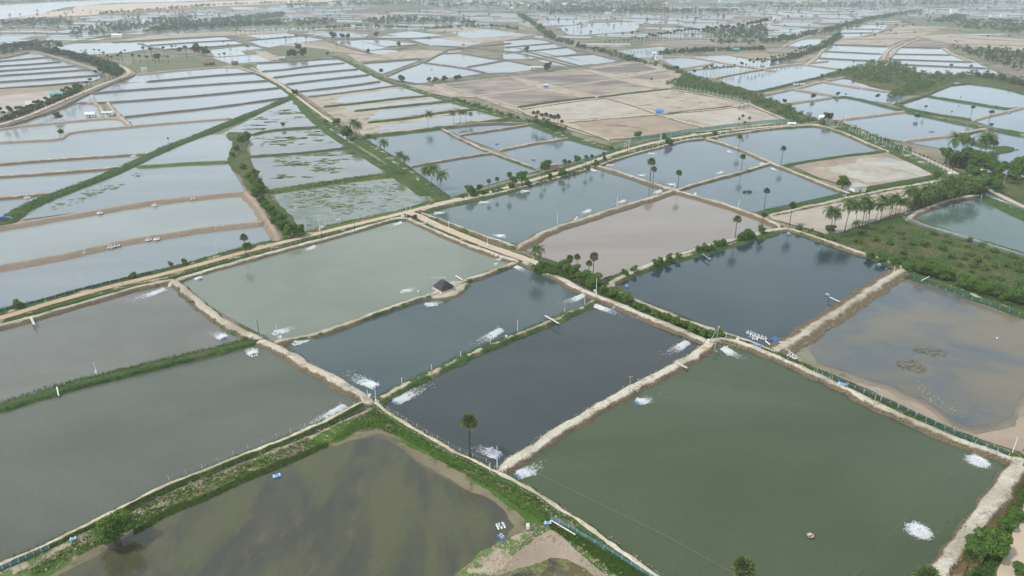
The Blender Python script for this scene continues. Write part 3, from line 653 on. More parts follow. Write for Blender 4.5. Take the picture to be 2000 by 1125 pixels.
for s in ('1608,99 1726,104', '1595,112 1712,118', '1618,86 1738,90', '1735,104 1862,106', '1728,114 1905,120', '1724,123 1930,132', '1748,91 1842,93', '1630,64 1712,63', '1660,56 1725,56'):
    B('far', s, 2.6, 1.4, 1.4)
for s in ('1575,126 1595,112 1618,86 1640,72', '1842,93 1862,106 1905,120', '1728,132 1735,112 1760,88 1800,73', '1720,122 1735,95 1770,80', '1680,71 1722,60 1745,49', '1275,140 1330,133 1395,122', '1530,90 1560,76 1590,68', '1640,76 1720,75 1790,74', '1700,66 1780,62 1850,60', '1850,84 1930,86 2100,92', '1760,58 1850,54 1900,58', '1850,70 1960,78 2100,84', '640,98 700,103 760,112'):
    B('fars', s, 5., 1.4, 2.)
B('sand', '1500,132 1420,146 1395,152', 3, 1.4, 2)
for s in ('215,82 340,74 440,69 470,72', '270,83 300,93 330,98', '285,88 400,80 465,77', '320,95 400,91 482,85', '480,78 600,68', '440,70 480,85 540,95', '640,79 700,97 760,112', '755,90 820,86', '870,97 905,92 1000,83', '740,147 795,160 850,165', '560,62 640,76', '640,76 760,74 850,73', '840,88 905,91', '795,75 840,88'):
    B('far', s, 3., 1.5, 1.8)

# bits of green and bare land between the far ponds
for m, s in ((M_farfield, '250,132 262,118 370,116 450,122 440,128 270,141'), (M_farfield, '500,92 560,86 600,90 660,105 640,112 560,117 530,105'), (M_dry, '540,88 600,81 700,100 690,104 600,92'), (M_dry, '680,106 760,99 900,98 880,106 840,112 700,120'), (M_mudbrown, '600,82 640,80 720,98 690,103 610,88'),
             (M_dry, '230,78 300,68 440,62 560,60 560,64 440,69 260,80'), (M_farfield, '490,46 560,42 640,46 620,52 500,54'), (M_dry, '820,60 900,52 960,58 880,62'), (M_dry, '840,75 980,64 1040,68 1000,76 900,90'), (M_dry, '500,100 530,100 560,117 505,118'),
             (M_farfield, '1140,82 1240,72 1290,78 1230,84'), (M_mudgrey, '1250,90 1320,76 1400,78 1460,84 1450,92 1340,92'), (M_mudbrown, '1340,108 1460,104 1560,100 1600,108 1570,120 1480,116 1420,106'), (M_dry, '1620,85 1640,72 1690,72 1730,62 1760,50 1850,52 1800,70 1760,80 1740,89'),
             (M_mudgrey, '1760,88 1800,76 1850,80 1850,92'), (M_dry, '1790,70 1860,66 2000,76 2140,80 2140,100 1950,98 1850,84'), (M_mudgrey, '1500,108 1500,95 1560,88 1600,92 1575,108'), (M_farfield, '1750,36 1880,32 2000,60 1900,66 1780,48'), (M_dry, '1010,45 1060,38 1085,40 1060,52 1030,52')):
    field(m, s, -.15, 2.)
ribbon('160,78 230,66 300,54 380,38 440,27 520,16', 9, M_beach, .5)
ribbon('0,102 60,92 120,82 200,72 260,60', 8, M_beach, .5)
ribbon('500,54 600,47 700,42 780,40 860,42', 7, M_beach, .5)

# river and its sand bank
sheet('-400,48 -200,42 0,38 60,30 130,14 220,6 330,4 500,-3 700,-14 600,-22 300,-8 150,2 0,10 -400,20', W['river'], .05, 'river')
field(M_beach, '30,36 60,30 80,24 140,20 150,12 250,7 420,3 560,-2 700,-6 640,3 480,10 380,14 260,22 170,30 90,33', .12, 3, 'river_sand')

# ---- the far plain: a patchwork of ponds, bare plots and green, generated on the land itself
def inside(x, y, poly):
    c = False; j = len(poly)-1
    for i in range(len(poly)):
        xi, yi = poly[i]; xj, yj = poly[j]
        if (yi > y) != (yj > y) and x < (xj-xi)*(y-yi)/(yj-yi)+xi: c = not c
        j = i
    return c
RES = PONDS+FIELDS+[P('-300,60 0,38 130,34 420,16 700,0 700,-40 -300,-40')]
rng = np.random.default_rng(5)
acc = {'far': [], 'mud': [], 'green': [], 'pale': []}
for blk in range(-26, 27):
    for row in range(0, 90):
        a = radians(-6+4*sin(blk*1.7)+3*sin(row*.35))
        dy = 31; y0 = 960+row*dy*(1+row*.008); cy = y0+blk*25
        wid = 112; cx = blk*118+30*sin(row*.9)
        ww = wid*rng.uniform(.75, 1.0)/2; hh = dy*(1+row*.02)*rng.uniform(.28, .44)
        px, py = proj(cx, cy)
        if py > 92 or py < -3 or px < -200 or px > 2200: continue
        if any(inside(px, py, p) for p in RES): continue
        cs = [(-ww, -hh), (ww, -hh), (ww, hh), (-ww, hh)]
        cs = [(cx+x*cos(a)-y*sin(a)+rng.uniform(-6, 6), cy+x*sin(a)+y*cos(a)+rng.uniform(-3, 3)) for x, y in cs]
        if any(inside(*proj(x, y), p) for x, y in cs for p in RES): continue
        wet = .72 if (px > 1000 and py > 20) else .62
        if 700 < px < 1300 and py < 26: wet = .12
        if 1300 < px < 1900 and py < 14: wet = .3
        r = rng.random()
        k = 'far' if r < wet else ('mud' if r < wet+.2 else ('pale' if r < wet+.28 else 'green'))
        acc[k].append(cs)
for k, name, m, z in (('far', 'pond_water', W['far'], .0), ('mud', 'dry_field', M_mudgrey, .05), ('pale', 'dry_field', M_dry, .07), ('green', 'field', M_farfield, .03)):
    V = np.array([(x, y, z) for c in acc[k] for x, y in c]); n = len(acc[k])
    if n: struct(name, mesh_np(name, V, np.arange(4*n).reshape(n, 4), m))
# ================================================================== PLANTS
L_pal = leaf_mat('palmyra_leaf', (.095, .14, .045), .5); L_coco = leaf_mat('coconut_leaf', (.085, .14, .035), .55)
L_tree = leaf_mat('tree_leaf', (.080, .155, .024), .55); L_shrub = leaf_mat('shrub_leaf', (.088, .165, .030), .5)
L_scrub = leaf_mat('scrub_leaf', (.095, .16, .045), .5); L_dead = leaf_mat('dead_leaf', (.20, .15, .08), .4)
L_far = leaf_mat('far_leaf', (.060, .10, .036), .45); L_grass = leaf_mat('grass_blade', (.075, .14, .025), .5)
L_dry = leaf_mat('dry_blade', (.24, .19, .10), .4)
M_bark = plain('bark', (.16, .135, .11), .9, .1, .3, 2.); M_barkd = plain('bark_dark', (.07, .06, .05), .9, .1, .3, 2.)

def leaves(rng, n, lobes, size, up=.35, flat=.5):
    """leaf cards on the skins of overlapping lobes; returns (4n,3)"""
    lobes = np.array(lobes, float); vol = (lobes[:, 3:].prod(1))**.66; pk = rng.choice(len(lobes), n, p=vol/vol.sum())
    d = rng.normal(0, 1, (n, 3)); d[:, 2] = np.abs(d[:, 2])*1.0-.35; d /= np.linalg.norm(d, axis=1)[:, None]
    r = rng.uniform(.55, 1.03, n)**.6
    c = lobes[pk, :3]+d*lobes[pk, 3:]*r[:, None]
    nr = d+rng.normal(0, .55, (n, 3))+np.array([0, 0, up]); nr /= np.linalg.norm(nr, axis=1)[:, None]
    t = np.cross(nr, rng.normal(0, 1, (n, 3))); t /= np.linalg.norm(t, axis=1)[:, None]; b = np.cross(nr, t)
    s = size*rng.uniform(.6, 1.3, n)[:, None]
    V = np.stack([c-t*s-b*s*flat, c+t*s*.3-b*s*flat*1.2, c+t*s, c-t*s*.2+b*s*flat*1.2], 1).reshape(-1, 3)
    return V
def quads(V): return np.arange(len(V)).reshape(-1, 4)
def blob_lobes(rng, R, Hh, k=8, z0=.25, spread=.6):
    L = [(0, 0, z0*Hh+(1-z0)*Hh*.45, R*.62, R*.62, (1-z0)*Hh*.5)]
    for i in range(k):
        a = rng.uniform(0, 2*pi); r = R*spread*rng.uniform(.6, 1.05); q = rng.uniform(.28, .48)*R
        L.append((r*cos(a), r*sin(a), Hh*rng.uniform(z0+.12, .86), q, q, q*rng.uniform(.6, .95)))
    return L
def tree_mesh(seed, R, Hh, n, size, k=9, z0=.25, mat=None, name='crown'):
    rng = np.random.default_rng(seed); return mesh_np(name, leaves(rng, n, blob_lobes(rng, R, Hh, k, z0), size), quads(np.zeros((4*n, 3))), mat or L_tree)
def trunk_mesh(hh, r, seed, limbs=4, reach=1.5, mat=None):
    rng = np.random.default_rng(seed); m = MB(); lean = rng.uniform(-.25, .25, 2)
    top = (lean[0], lean[1], hh)
    m.tube([(0, 0, -.3), (lean[0]*.3, lean[1]*.3, hh*.5), top], [r*1.35, r, r*.8], 7)
    for i in range(limbs):
        a = 2*pi*i/limbs+rng.uniform(-.4, .4); e = (top[0]+reach*cos(a), top[1]+reach*sin(a), hh+reach*rng.uniform(.5, 1.1))
        m.tube([(top[0], top[1], hh*.85), ((top[0]+e[0])/2, (top[1]+e[1])/2, (hh+e[2])/2+.2), e], [r*.6, r*.4, r*.2], 5)
    return m.me('trunk', mat or M_bark, True)

def fan_palm_crown(seed, R=2.15, n=40, nominal=13.):
    """palmyra: stiff fans on stalks round a ball, dead ones hanging below"""
    rng = np.random.default_rng(seed); V = []; Fc = []; M = []
    z0 = nominal-R*1.1
    for i in range(n):
        el = -.75+2.2*((i+.5)/n)**.9; az = i*2.4+rng.uniform(-.3, .3)
        d = np.array([cos(el)*cos(az), cos(el)*sin(az), sin(el)]); stalk = R*rng.uniform(.42, .62)
        side = np.array([-sin(az), cos(az), 0.]); side = side+rng.normal(0, .25, 3); side -= d*side.dot(d); side /= np.linalg.norm(side); nn = np.cross(d, side)
        c = np.array([0, 0, z0])+d*stalk*.15; e = np.array([0, 0, z0])+d*stalk
        k = len(V); V += [c-side*.03, c+side*.03, e+side*.03, e-side*.03]; Fc.append((k, k+1, k+2, k+3)); M.append(0)
        seg = 9; fr = R*rng.uniform(.5, .66)
        for j in range(seg):
            a0 = -1.9+3.8*j/seg; a1 = -1.9+3.8*(j+.72)/seg; am = (a0+a1)/2; r1 = fr*(1-.15*abs(am)/1.9)
            droop = -.12*fr*(1 if j % 2 else -.4)
            q = [e, e+(d*cos(a0)+side*sin(a0))*r1*.75+nn*droop, e+(d*cos(am)+side*sin(am))*r1*1.1+nn*droop-np.array([0, 0, .12*fr]), e+(d*cos(a1)+side*sin(a1))*r1*.75+nn*droop*.5]
            k = len(V); V += q; Fc.append((k, k+1, k+2, k+3)); M.append(1 if el < -.35 else 0)
    return mesh_np('crown', np.array(V), np.array(Fc), [L_pal, L_dead], M)
def coconut_crown(seed, n=26, Lf=4.7, nominal=12., lean=(1.2, .3)):
    rng = np.random.default_rng(seed); V = []; Fc = []; top = np.array([lean[0], lean[1], nominal-1.6])
    for i in range(n):
        az = i*2.399+rng.uniform(-.25, .25); el = 1.25-1.75*(i/n)+rng.uniform(-.1, .1); L = Lf*rng.uniform(.8, 1.08)
        h = np.array([cos(az), sin(az), 0]); side0 = np.array([-sin(az), cos(az), 0])
        pts = []; p = top.copy(); a = el; m = 9
        for j in range(m+1):
            pts.append(p.copy()); p = p+(h*cos(a)+np.array([0, 0, sin(a)]))*L/m; a -= .17+.06*j/m
        for j in range(m):
            wd = .8*sin(pi*(j+1.1)/(m+1.4))+.05
            for s in (-1, 1):
                for q in (0, .5):
                    b = pts[j]*(1-q)+pts[j+1]*q; e = pts[j]*(1-min(1, q+.42))+pts[j+1]*min(1, q+.42)
                    tip = e+side0*s*wd+h*.28-np.array([0, 0, .34*wd+.05]); tip2 = tip-(e-b)*.6
                    k = len(V); V += [b, e, tip, tip2]; Fc.append((k, k+1, k+2, k+3))
    return mesh_np('crown', np.array(V), np.array(Fc), L_coco)
def coconut_trunk(nominal=12., lean=(1.2, .3)):
    m = MB(); top = nominal-1.6
    m.tube([(lean[0]*f**1.8, lean[1]*f**1.8, -.3+(top+.3)*f) for f in (0, .15, .35, .55, .75, .9, 1)], [.24, .17, .14, .13, .12, .11, .12], 7); return m.me('trunk', M_bark, True)
PAL = [fan_palm_crown(s) for s in (1, 2, 3)]
_pt = MB(); _pt.tube([(0, 0, -.3), (.05, 0, 1), (.12, .05, 6), (0, 0, 10.9)], [.28, .2, .16, .14], 8); PALT = _pt.me('trunk', M_barkd, True)
COC = [coconut_crown(s) for s in (4, 5, 6)]; COCT = coconut_trunk()
TRE = [tree_mesh(20+s, 3.0, 6., 2200, .26, 11, .22) for s in range(3)]; TRET = [trunk_mesh(2.2, .2, s, 5, 1.4) for s in range(3)]
SHR = [tree_mesh(40+s, 1.5, 2.2, 700, .20, 7, .0, L_shrub) for s in range(4)]
SCR = [tree_mesh(60+s, 1.6, 1.3, 420, .17, 8, .0, L_scrub) for s in range(3)]
BIG = [tree_mesh(140+s, 1.55, 2.2, 5200, .085, 10, .0, L_shrub) for s in range(3)]; TREN = [tree_mesh(120+s, 3.2, 6., 6500, .17, 15, .12, L_shrub) for s in range(2)]
# one-piece far palm (a few pixels high)
def far_palm(seed):
    rng = np.random.default_rng(seed); c = leaves(rng, 90, [(0, 0, 10.5, 1.9, 1.9, 1.6)], .8, .3); k = len(c)
    a = .16; t = np.array([(-a, -a, -.3), (a, -a, -.3), (a, a, -.3), (-a, a, -.3), (-a, -a, 10), (a, -a, 10), (a, a, 10), (-a, a, 10)])
    f = np.array([(0, 1, 5, 4), (1, 2, 6, 5), (2, 3, 7, 6), (3, 0, 4, 7)])+k
    return mesh_np('palm', np.concatenate([c, t]), np.concatenate([quads(c), f]), [L_far, M_barkd], [0]*(k//4)+[1]*4)
FPAL = [far_palm(s) for s in range(3)]
FTRE = [tree_mesh(80+s, 3.2, 5.6, 320, .62, 9, .1, L_far, 'tree') for s in range(3)]
_pr = random.Random(3)
def plant(kind, x, y, top, label, group=None, z=.6):
    h = height(x, y, top, z) if top > 5 or y > 60 else 10
    loc = at(x, y, z); rz = _pr.uniform(0, 6.28)
    far = hypot(loc[0], loc[1]) > 620
    def two(nm, cat, cr, tr, s):
        r = empty(nm, loc, rz, s); tag(r, label, cat, group); link('trunk', tr, r); link('crown', cr, r); return r
    if kind == 'P':
        if far: return tag(link('palmyra_palm', _pr.choice(FPAL), None, loc, rz, h/12.4), label, 'palm tree', group)
        return two('palmyra_palm', 'palm tree', _pr.choice(PAL), PALT, h/13.)
    if kind == 'C':
        if far: return tag(link('coconut_palm', _pr.choice(FPAL), None, loc, rz, h/12.4), label, 'palm tree', group)
        return two('coconut_palm', 'palm tree', _pr.choice(COC), COCT, h/11.6)
    if kind == 'T':
        if far: return tag(link('broadleaf_tree', _pr.choice(FTRE), None, loc, rz, h/5.6), label, 'tree', group)
        i = _pr.randrange(3); near = hypot(loc[0], loc[1]) < 300; return two('broadleaf_tree', 'tree', TREN[i % 2] if near else TRE[i], TRET[i], h/6.)
    if kind == 'S':
        return tag(link('shrub', _pr.choice(BIG if h > 3.2 or hypot(loc[0], loc[1]) < 200 else SHR), None, loc, rz, h/2.3), label, 'shrub', group)
def many(kind, what, where, group, s, z=.6):
    q = sorted([tuple(float(v) for v in a.split(',')) for a in s.split()])
    for i, (x, y, t) in enumerate(q):
        plant(kind, x, y, t, ('%s %s from left %s' % (nth(i+1), what, where)) if len(q) > 1 else '%s %s' % (what, where), group, z)
def one(kind, label, x, y, t, z=.6, group=None): return plant(kind, x, y, t, label, group, z)

# --- single trees one can point at
one('P', 'lone tall palmyra palm at the edge of the near dark pond', 918, 893, 808)
one('P', 'taller palmyra of the close pair on the bank between blue ponds', 1269, 358, 307)
one('P', 'shorter palmyra palm of the close pair on the bank between blue ponds', 1275, 361, 324)
one('P', 'full crowned palmyra palm at the crossing of the pale banks', 1323, 370, 331)
one('P', 'slim palmyra palm on the thin bank between two blue ponds', 1447, 335, 300)
one('P', 'palmyra palm at the grassy edge of the blue pond with the weed clump', 1493, 404, 366)
one('P', 'single palmyra palm on the hedge bank beside the pinkish pond', 1435, 468, 420)
one('P', 'palmyra palm in the hedge at the right corner of the pinkish pond', 1488, 450, 413)
one('P', 'thin dark palm standing alone on the bare sandy field', 1542, 440, 393)
one('P', 'palmyra palm at the left corner of the upper blue pond', 1442, 292, 262)
one('P', 'palmyra palm on the grassy bank right of the blue ponds', 1526, 318, 284)
one('P', 'lone palmyra palm beside the orange dirt road', 482, 501, 456)
one('P', 'taller palmyra palm behind the junction of the pale banks by the pinkish pond', 1158, 545, 492, 1.0)
one('P', 'lower palmyra palm touching the taller one near the pinkish pond', 1149, 546, 508, 1.0)
one('P', 'left palmyra palm of the bushy pair at the near edge of the pinkish pond', 1112, 536, 497, 1.0)
one('P', 'right palmyra palm of the bushy pair at the near edge of the pinkish pond', 1126, 534, 495, 1.0)
one('C', 'short young coconut palm at the end of the tan track by the pinkish pond', 1053, 527, 480, 1.0)
one('T', 'round dark green tree on the grassy bank by the brown shallow pond', 234, 1060, 1002, .5)
one('T', 'dense green tree beside the white walled house', 1645, 370, 342)
one('P', 'palmyra crown rising at the bottom edge in front of the green pond', 1437, 1195, 1090)
one('P', 'bushy palm crown at the bottom edge in the right corner of the green pond', 1783, 1215, 1108)
one('P', 'low spreading palm seen from above beside the pale bank at lower right', 1874, 1150, 1072, .2)
one('P', 'palm at the right edge beside the corner of the green pond', 1996, 915, 872, .2)
one('S', 'large dark green bush beside the sandy track at lower right', 1930, 1085, 1042, .2)
one('S', 'bright yellow green bush beside the large dark bush at lower right', 1903, 1088, 1056, .2)
one('S', 'green bush above the large dark one along the track at lower right', 1962, 1030, 1006, .2)
one('S', 'dark bush right beside the sandy track near the right edge', 1983, 1015, 992, .2)
one('S', 'bush on the far side of the sandy track at the bottom right corner', 1997, 1130, 1104, .2)
# road side
many('P', 'palmyra palm', 'in the row along the dirt road above the blue pond', 'palms along the dirt road',
     '955,378,349 971,373,345 995,370,335 1058,353,322 1064,349,326 1102,341,310 1111,338,312 1144,330,302 1155,326,301 1178,319,296 1193,303,290')
many('T', 'leafy tree', 'along the dirt road above the blue pond', 'leafy trees along the dirt road', '919,384,360 937,375,359 1003,362,343 1019,360,333 1067,335,311 1128,321,303 1194,296,284')
many('S', 'roadside bush', 'between the dirt road and the blue pond', 'bushes along the dirt road', '1000,368,356 1030,362,350 1096,344,330 1075,346,337 928,384,373 945,380,371 1165,322,312 1245,268,255 1296,270,259 1306,282,268 1396,264,254 1180,311,303', .9)
many('C', 'coconut palm', 'in the group left of the middle ponds', 'coconut palms by the middle ponds', '752,309,274 783,330,297 791,333,305 830,362,325 836,364,330 843,370,322 859,381,335 722,286,262 735,284,266 697,272,235 704,274,240')
many('C', 'coconut palm', 'of the five on the dark bank above the middle ponds', 'coconut palms on the dark bank', '836,247,218 886,241,216 899,240,215 910,238,216 920,237,219')
many('T', 'round tree', 'near the narrow path left of the middle ponds', 'trees by the narrow path', '678,272,245 577,188,174 655,246,232 660,245,230 637,244,233')
many('P', 'palm', 'in the clump at the corner of the bare sandy field', 'palm clump by the sandy field', '1042,242,216 1050,245,215 1058,247,220 1066,250,219 1075,252,222 1082,253,224 1089,255,222 1097,258,233 1047,246,224 1062,251,229 1070,254,231')
many('P', 'dark crowned palm', 'of the four beside the green net fence', 'palms beside the green net fence', '1442,247,229 1449,243,223 1462,247,227 1453,255,236')
many('C', 'coconut palm', 'in the row along the left edge road', 'coconut palms along the left road',
     '6,236,208 12,240,216 22,232,206 27,238,210 38,232,207 45,230,206 50,226,208 58,226,204 66,224,202 72,220,196 80,219,194 86,216,196 94,212,188 100,211,192 108,206,186 115,205,184 122,200,184 128,199,172 136,196,168 141,192,170 150,188,164 155,184,162 165,190,180 172,178,158 180,174,152 190,158,136 198,154,134 206,160,140 215,158,136 222,158,132 230,155,132 236,158,138')
many('T', 'leafy tree', 'in the belt beside the left road junction', 'trees of the left belt',
     '92,104,92 104,107,94 112,104,90 118,109,96 126,110,98 134,112,98 141,114,100 148,118,104 156,118,102 163,121,104 172,124,108 180,126,110 190,130,114 200,140,122 208,146,126 218,150,132 226,152,136 236,148,134 20,96,84 34,96,82 48,92,80 62,92,78 10,100,88')
# the coconut row at right
many('C', 'coconut palm', 'in the leaning row above the scrubland', 'coconut row beside the scrubland',
     '1622,456,404 1628,457,410 1650,450,391 1671,437,396 1684,440,386 1690,438,400 1696,432,392 1720,427,382 1740,420,379 1748,422,384 1756,418,390 1772,412,368 1782,408,366 1790,402,372 1803,403,366 1812,398,362 1820,402,374 1830,392,350 1838,398,372 1845,386,342 1857,396,362 1868,380,346 1864,392,360 1877,382,350 1882,392,356 1826,402,364 1808,410,376 1793,412,380 1764,420,388 1736,426,390 1710,432,396 1901,388,352 1850,390,348 1834,396,362 1916,372,348 1922,366,342 1877,398,366 1890,382,350 1898,376,346 1908,380,343 1668,459,431 1852,402,377 1872,398,370')
many('C', 'coconut palm', 'standing above the grove at the upper right farm', 'coconut palms at the farm', '1855,322,263 1888,312,270 1907,318,262 1918,316,262 1871,328,296')
one('P', 'leaning palm in front of the water right of the farm grove', 1934, 313, 272)
many('T', 'broad green tree', 'in the grove around the farm sheds', 'trees around the farm sheds', '1846,318,286 1860,325,292 1882,322,285 1900,330,296 1912,322,298 1925,335,302 1940,342,312 1955,345,313 1903,352,326 1918,346,330 1944,378,350 1930,372,346 1992,345,303 1985,350,312 1975,358,330 1830,352,332 1880,360,338', .5)
one('T', 'dark tree beside the white sheds on the pond bank', 1616, 238, 219)
# hedges along banks
many('S', 'green shrub', 'in the hedge below the pinkish pond', 'shrubs of the pond hedge', '1220,537,525 1238,530,518 1282,519,505 1290,514,502 1306,510,496 1325,504,494 1363,492,480 1375,489,475 1390,487,476 1400,481,468 1413,478,466 1450,468,451 1462,465,448 1470,462,452 1487,455,441', 1.0)
many('S', 'thicket bush', 'on the overgrown green bank below the pinkish pond', 'bushes of the green bank', '1100,528,505 1108,534,512 1120,538,516 1140,552,528 1152,555,530 1160,560,535 1178,572,558 1196,580,562 1212,584,570 1225,590,572 1242,600,588 1262,608,596 1280,618,603 1300,624,610 1320,634,617 1338,640,626 1352,648,632 1372,656,640 1390,660,645 1405,655,640 1058,530,510 1068,532,516 1080,536,520', .6)
many('S', 'leafy bush', 'down the overgrown strip between ponds', 'bushes of the overgrown strip', '470,276,262 482,272,256 462,294,282 455,306,296 475,330,318 485,350,336 496,356,340 505,366,346 510,376,358 500,382,366 512,395,380 518,405,390 530,418,398 540,428,408 548,434,415 536,440,425 560,446,428 500,345,330 550,448,432', .4)
one('T', 'big round tree clump where the overgrown strip meets the dirt road', 568, 466, 435, .4)
one('T', 'right hand tree of the clump where the overgrown strip meets the road', 586, 464, 438, .4)
many('S', 'small bush', 'on the verge of the orange road', 'small bushes by the orange road', '36,601,586 260,543,531 334,520,511 362,516,505 484,487,472', .7)
many('S', 'bush', 'on the bank left of the bare shallow pond', 'bushes by the bare pond', '1620,455,438 1560,450,438 1583,455,446', .6)
one('S', 'small tree on the bank between the two left pale ponds', 120, 261, 251)
one('T', 'leafy tree growing in the pond by the left farm hut', 115, 235, 219, .2)
one('P', 'dark small palm beside the diagonal grassy bank', 330, 281, 268)
one('T', 'small dark tree on the far bank below the green diagonal strip', 554, 249, 238)
# scrubland bushes
_rg = np.random.default_rng(12); _sp = P('1580,462 1625,468 1700,446 1765,430 1800,444 1880,468 1990,498 2030,510 2030,590 1995,594 1900,562 1770,520 1700,492 1650,476'); _k = []
while len(_k) < 64:
    x, y = _rg.uniform(1580, 2030), _rg.uniform(430, 600)
    if inside(x, y, _sp) and all(hypot(x-a, (y-b)*2) > 17 for a, b in _k): _k.append((x, y))
for i, (x, y) in enumerate(sorted(_k)):
    o = link('scrub_bush', SCR[i % 3] if i % 4 else SHR[i % 4], None, at(x, y, .3), i*1.7, float(_rg.uniform(.8, 1.6)) if y < 560 else float(_rg.uniform(1.1, 2.0)))
    tag(o, '%s low bush from left in the scrubland below the coconuts' % nth(i+1), 'shrub', 'bushes in the scrubland')
many('S', 'bright green bush', 'along the near edge of the scrubland', 'bushes on the near edge of the scrubland', '1700,505,490 1722,512,496 1748,520,502 1775,530,508 1792,532,510 1805,536,508 1822,540,512 1838,543,516 1850,546,520 1880,565,538 1896,566,540 1915,572,545 1930,574,548 1945,580,556 1965,586,560 1985,592,562', .3)

# --- hedges and woods that read as one mass
def thicket(name, label, pts, width, n, size, mat=None, cards=60, leaf=.45, poly=False, palms=0, cat='thicket'):
    rng = RNG(); Vs = []; base = [leaves(rng, cards, blob_lobes(rng, 1.5, 2.0, 7, .0), leaf/size) for _ in range(6)]
    if poly:
        pp = P(pts); xs = [a for a, b in pp]; ys = [b for a, b in pp]; pos = []
        wp = [at(a, b, 0)[:2] for a, b in pp]; X = [a for a, b in wp]; Y = [b for a, b in wp]
        while len(pos) < n:
            x, y = rng.uniform(min(X), max(X)), rng.uniform(min(Y), max(Y))
            if inside(x, y, wp): pos.append((x, y))
    else:
        q = np.array(resample([at(x, y, 0)[:2] for x, y in P(pts)], 2.)); pos = []
        for _ in range(n):
            i = rng.integers(0, len(q)); pos.append(q[i]+rng.uniform(-.5, .5, 2)*width)
    for k, (x, y) in enumerate(pos):
        s = size*rng.uniform(.55, 1.25); a = rng.uniform(0, 6.28); b = base[k % 6]
        R = np.array([[cos(a), sin(a), 0], [-sin(a), cos(a), 0], [0, 0, 1]])
        Vs.append((b@R)*np.array([s, s, s*rng.uniform(.75, 1.25)])+np.array([x, y, .1]))
    V = np.concatenate(Vs); return tag(link(name, mesh_np(name, V, quads(V), mat or L_far)), label, cat, kind='stuff')
TH = thicket
TH('thicket', 'long belt of green scrub between the bare fields and the far blue ponds', '1335,150 1400,165 1470,182 1530,205 1570,228 1610,240 1560,240 1500,212 1440,192 1320,170 1300,165', 0, 420, 1.9, L_scrub, 70, .5, True)
TH('thicket', 'green hedge behind the net fence on the far side of the top blue pond', '1600,240 1640,247 1680,262 1720,280 1760,296 1800,312', 9, 150, 1.5, L_shrub, 70, .4)
TH('thicket', 'scrub patch in the middle of the far right ponds', '1635,140 1700,122 1740,120 1800,140 1900,150 1850,162 1810,176 1770,183 1750,168 1690,158 1640,150', 0, 420, 2.0, L_scrub, 60, .6, True)
TH('thicket', 'rounded bushes at the tip of the far scrub patch', '1745,192 1760,182 1800,170 1830,162', 10, 60, 2.6, L_shrub, 70, .6)
TH('thicket', 'bushes along the top bank of the far right ponds', '1880,148 1930,152 1960,157 1990,165 2040,176', 14, 80, 3.0, None, 60, .7)
TH('woods', 'grey green wood right of the far strip ponds', '1850,92 1900,96 2000,100 2140,108 2140,150 1990,140 1960,130 1900,110', 0, 420, 2.6, None, 50, .8, True)
TH('woods', 'long grey wood at the upper right corner', '1850,44 1900,40 2000,42 2140,50 2140,72 2000,66 1880,56', 0, 380, 3.6, None, 40, 1.2, True)
TH('woods', 'dense palm belt running up to the right from the strip ponds', '1400,85 1500,84 1560,72 1620,60 1690,40 1760,28 1800,22', 34, 420, 3.4, None, 60, 1.0)
TH('woods', 'palm and scrub patch behind the brown fields', '1370,62 1420,55 1500,50 1500,82 1400,74', 0, 260, 2.8, None, 50, .9, True)
TH('woods', 'belt of trees beside the straight bank towards the palms', '1500,125 1530,118 1570,108 1600,96 1625,80 1640,70', 16, 190, 2.9, None, 60, .8)
TH('woods', 'tree line above the far blue ponds in the centre right', '1285,106 1320,104 1380,100 1440,98 1490,96', 14, 130, 2.8, None, 60, .8)
TH('thicket', 'green belt curving along the far centre path', '1015,28 1030,38 1045,48 1060,60 1075,72 1100,82 1130,90 1160,98 1190,104 1210,112 1240,122', 20, 300, 2.6, None, 60, .8)
TH('thicket', 'bushes beyond the bare brown fields', '1225,118 1260,124 1290,130 1320,140 1345,150 1380,158', 9, 90, 2.0, L_scrub, 60, .6)
TH('woods', 'dense trees along the left road junction', '80,98 105,104 130,108 160,115 185,122 200,128', 20, 210, 2.8, None, 60, .8)
TH('woods', 'trees left of the village track', '-40,84 20,90 60,84 100,80 110,90 60,100 0,108 -40,110', 0, 160, 3.0, None, 60, .9, True)
TH('woods', 'dark row of trees along the left road', '225,150 232,138 222,128 205,124', 8, 60, 2.4, None, 60, .7)
TH('woods', 'long green wood beyond the upper left ponds', '280,64 350,59 450,54 550,50 545,40 450,46 380,50 290,56', 0, 320, 3.3, None, 50, 1.1, True)
TH('woods', 'dark trees along the road to the river', '310,46 400,40 500,30 560,24 550,34 480,42 400,50 320,54', 0, 320, 3.3, None, 50, 1.1, True)
TH('woods', 'scattered palms and trees between road and river', '130,60 200,48 290,38 380,32 360,44 290,52 220,62 140,70', 0, 240, 3.0, None, 50, 1.1, True)
TH('woods', 'clump of trees at the foot of the river sand', '0,44 60,40 110,38 140,42 145,48 80,50 0,50', 0, 120, 3.4, None, 50, 1.2, True)
TH('woods', 'line of trees along the river sand', '195,28 240,24 300,20 360,15 430,10 520,7 600,4', 26, 220, 3.6, None, 40, 1.3)
TH('woods', 'far bank of the river under trees', '-100,9 0,7 80,3 160,0 250,-4', 50, 240, 4.5, None, 30, 1.8)
TH('woods', 'broad wood beyond the pale plots in the centre', '700,44 760,33 850,34 920,40 930,48 870,46 790,44 740,48', 0, 240, 3.2, None, 50, 1.1, True)
TH('woods', 'wooded village along the top of the picture', '560,8 700,4 850,2 1000,5 1150,2 1300,4 1300,22 1180,25 1040,22 1000,14 880,16 800,9 640,12 560,16', 0, 900, 4.2, None, 36, 1.7, True)
TH('woods', 'wood running right of the village at the top', '1060,22 1180,18 1300,18 1420,20 1460,22 1400,25 1280,26 1160,26 1080,26', 0, 420, 3.8, None, 36, 1.5, True)
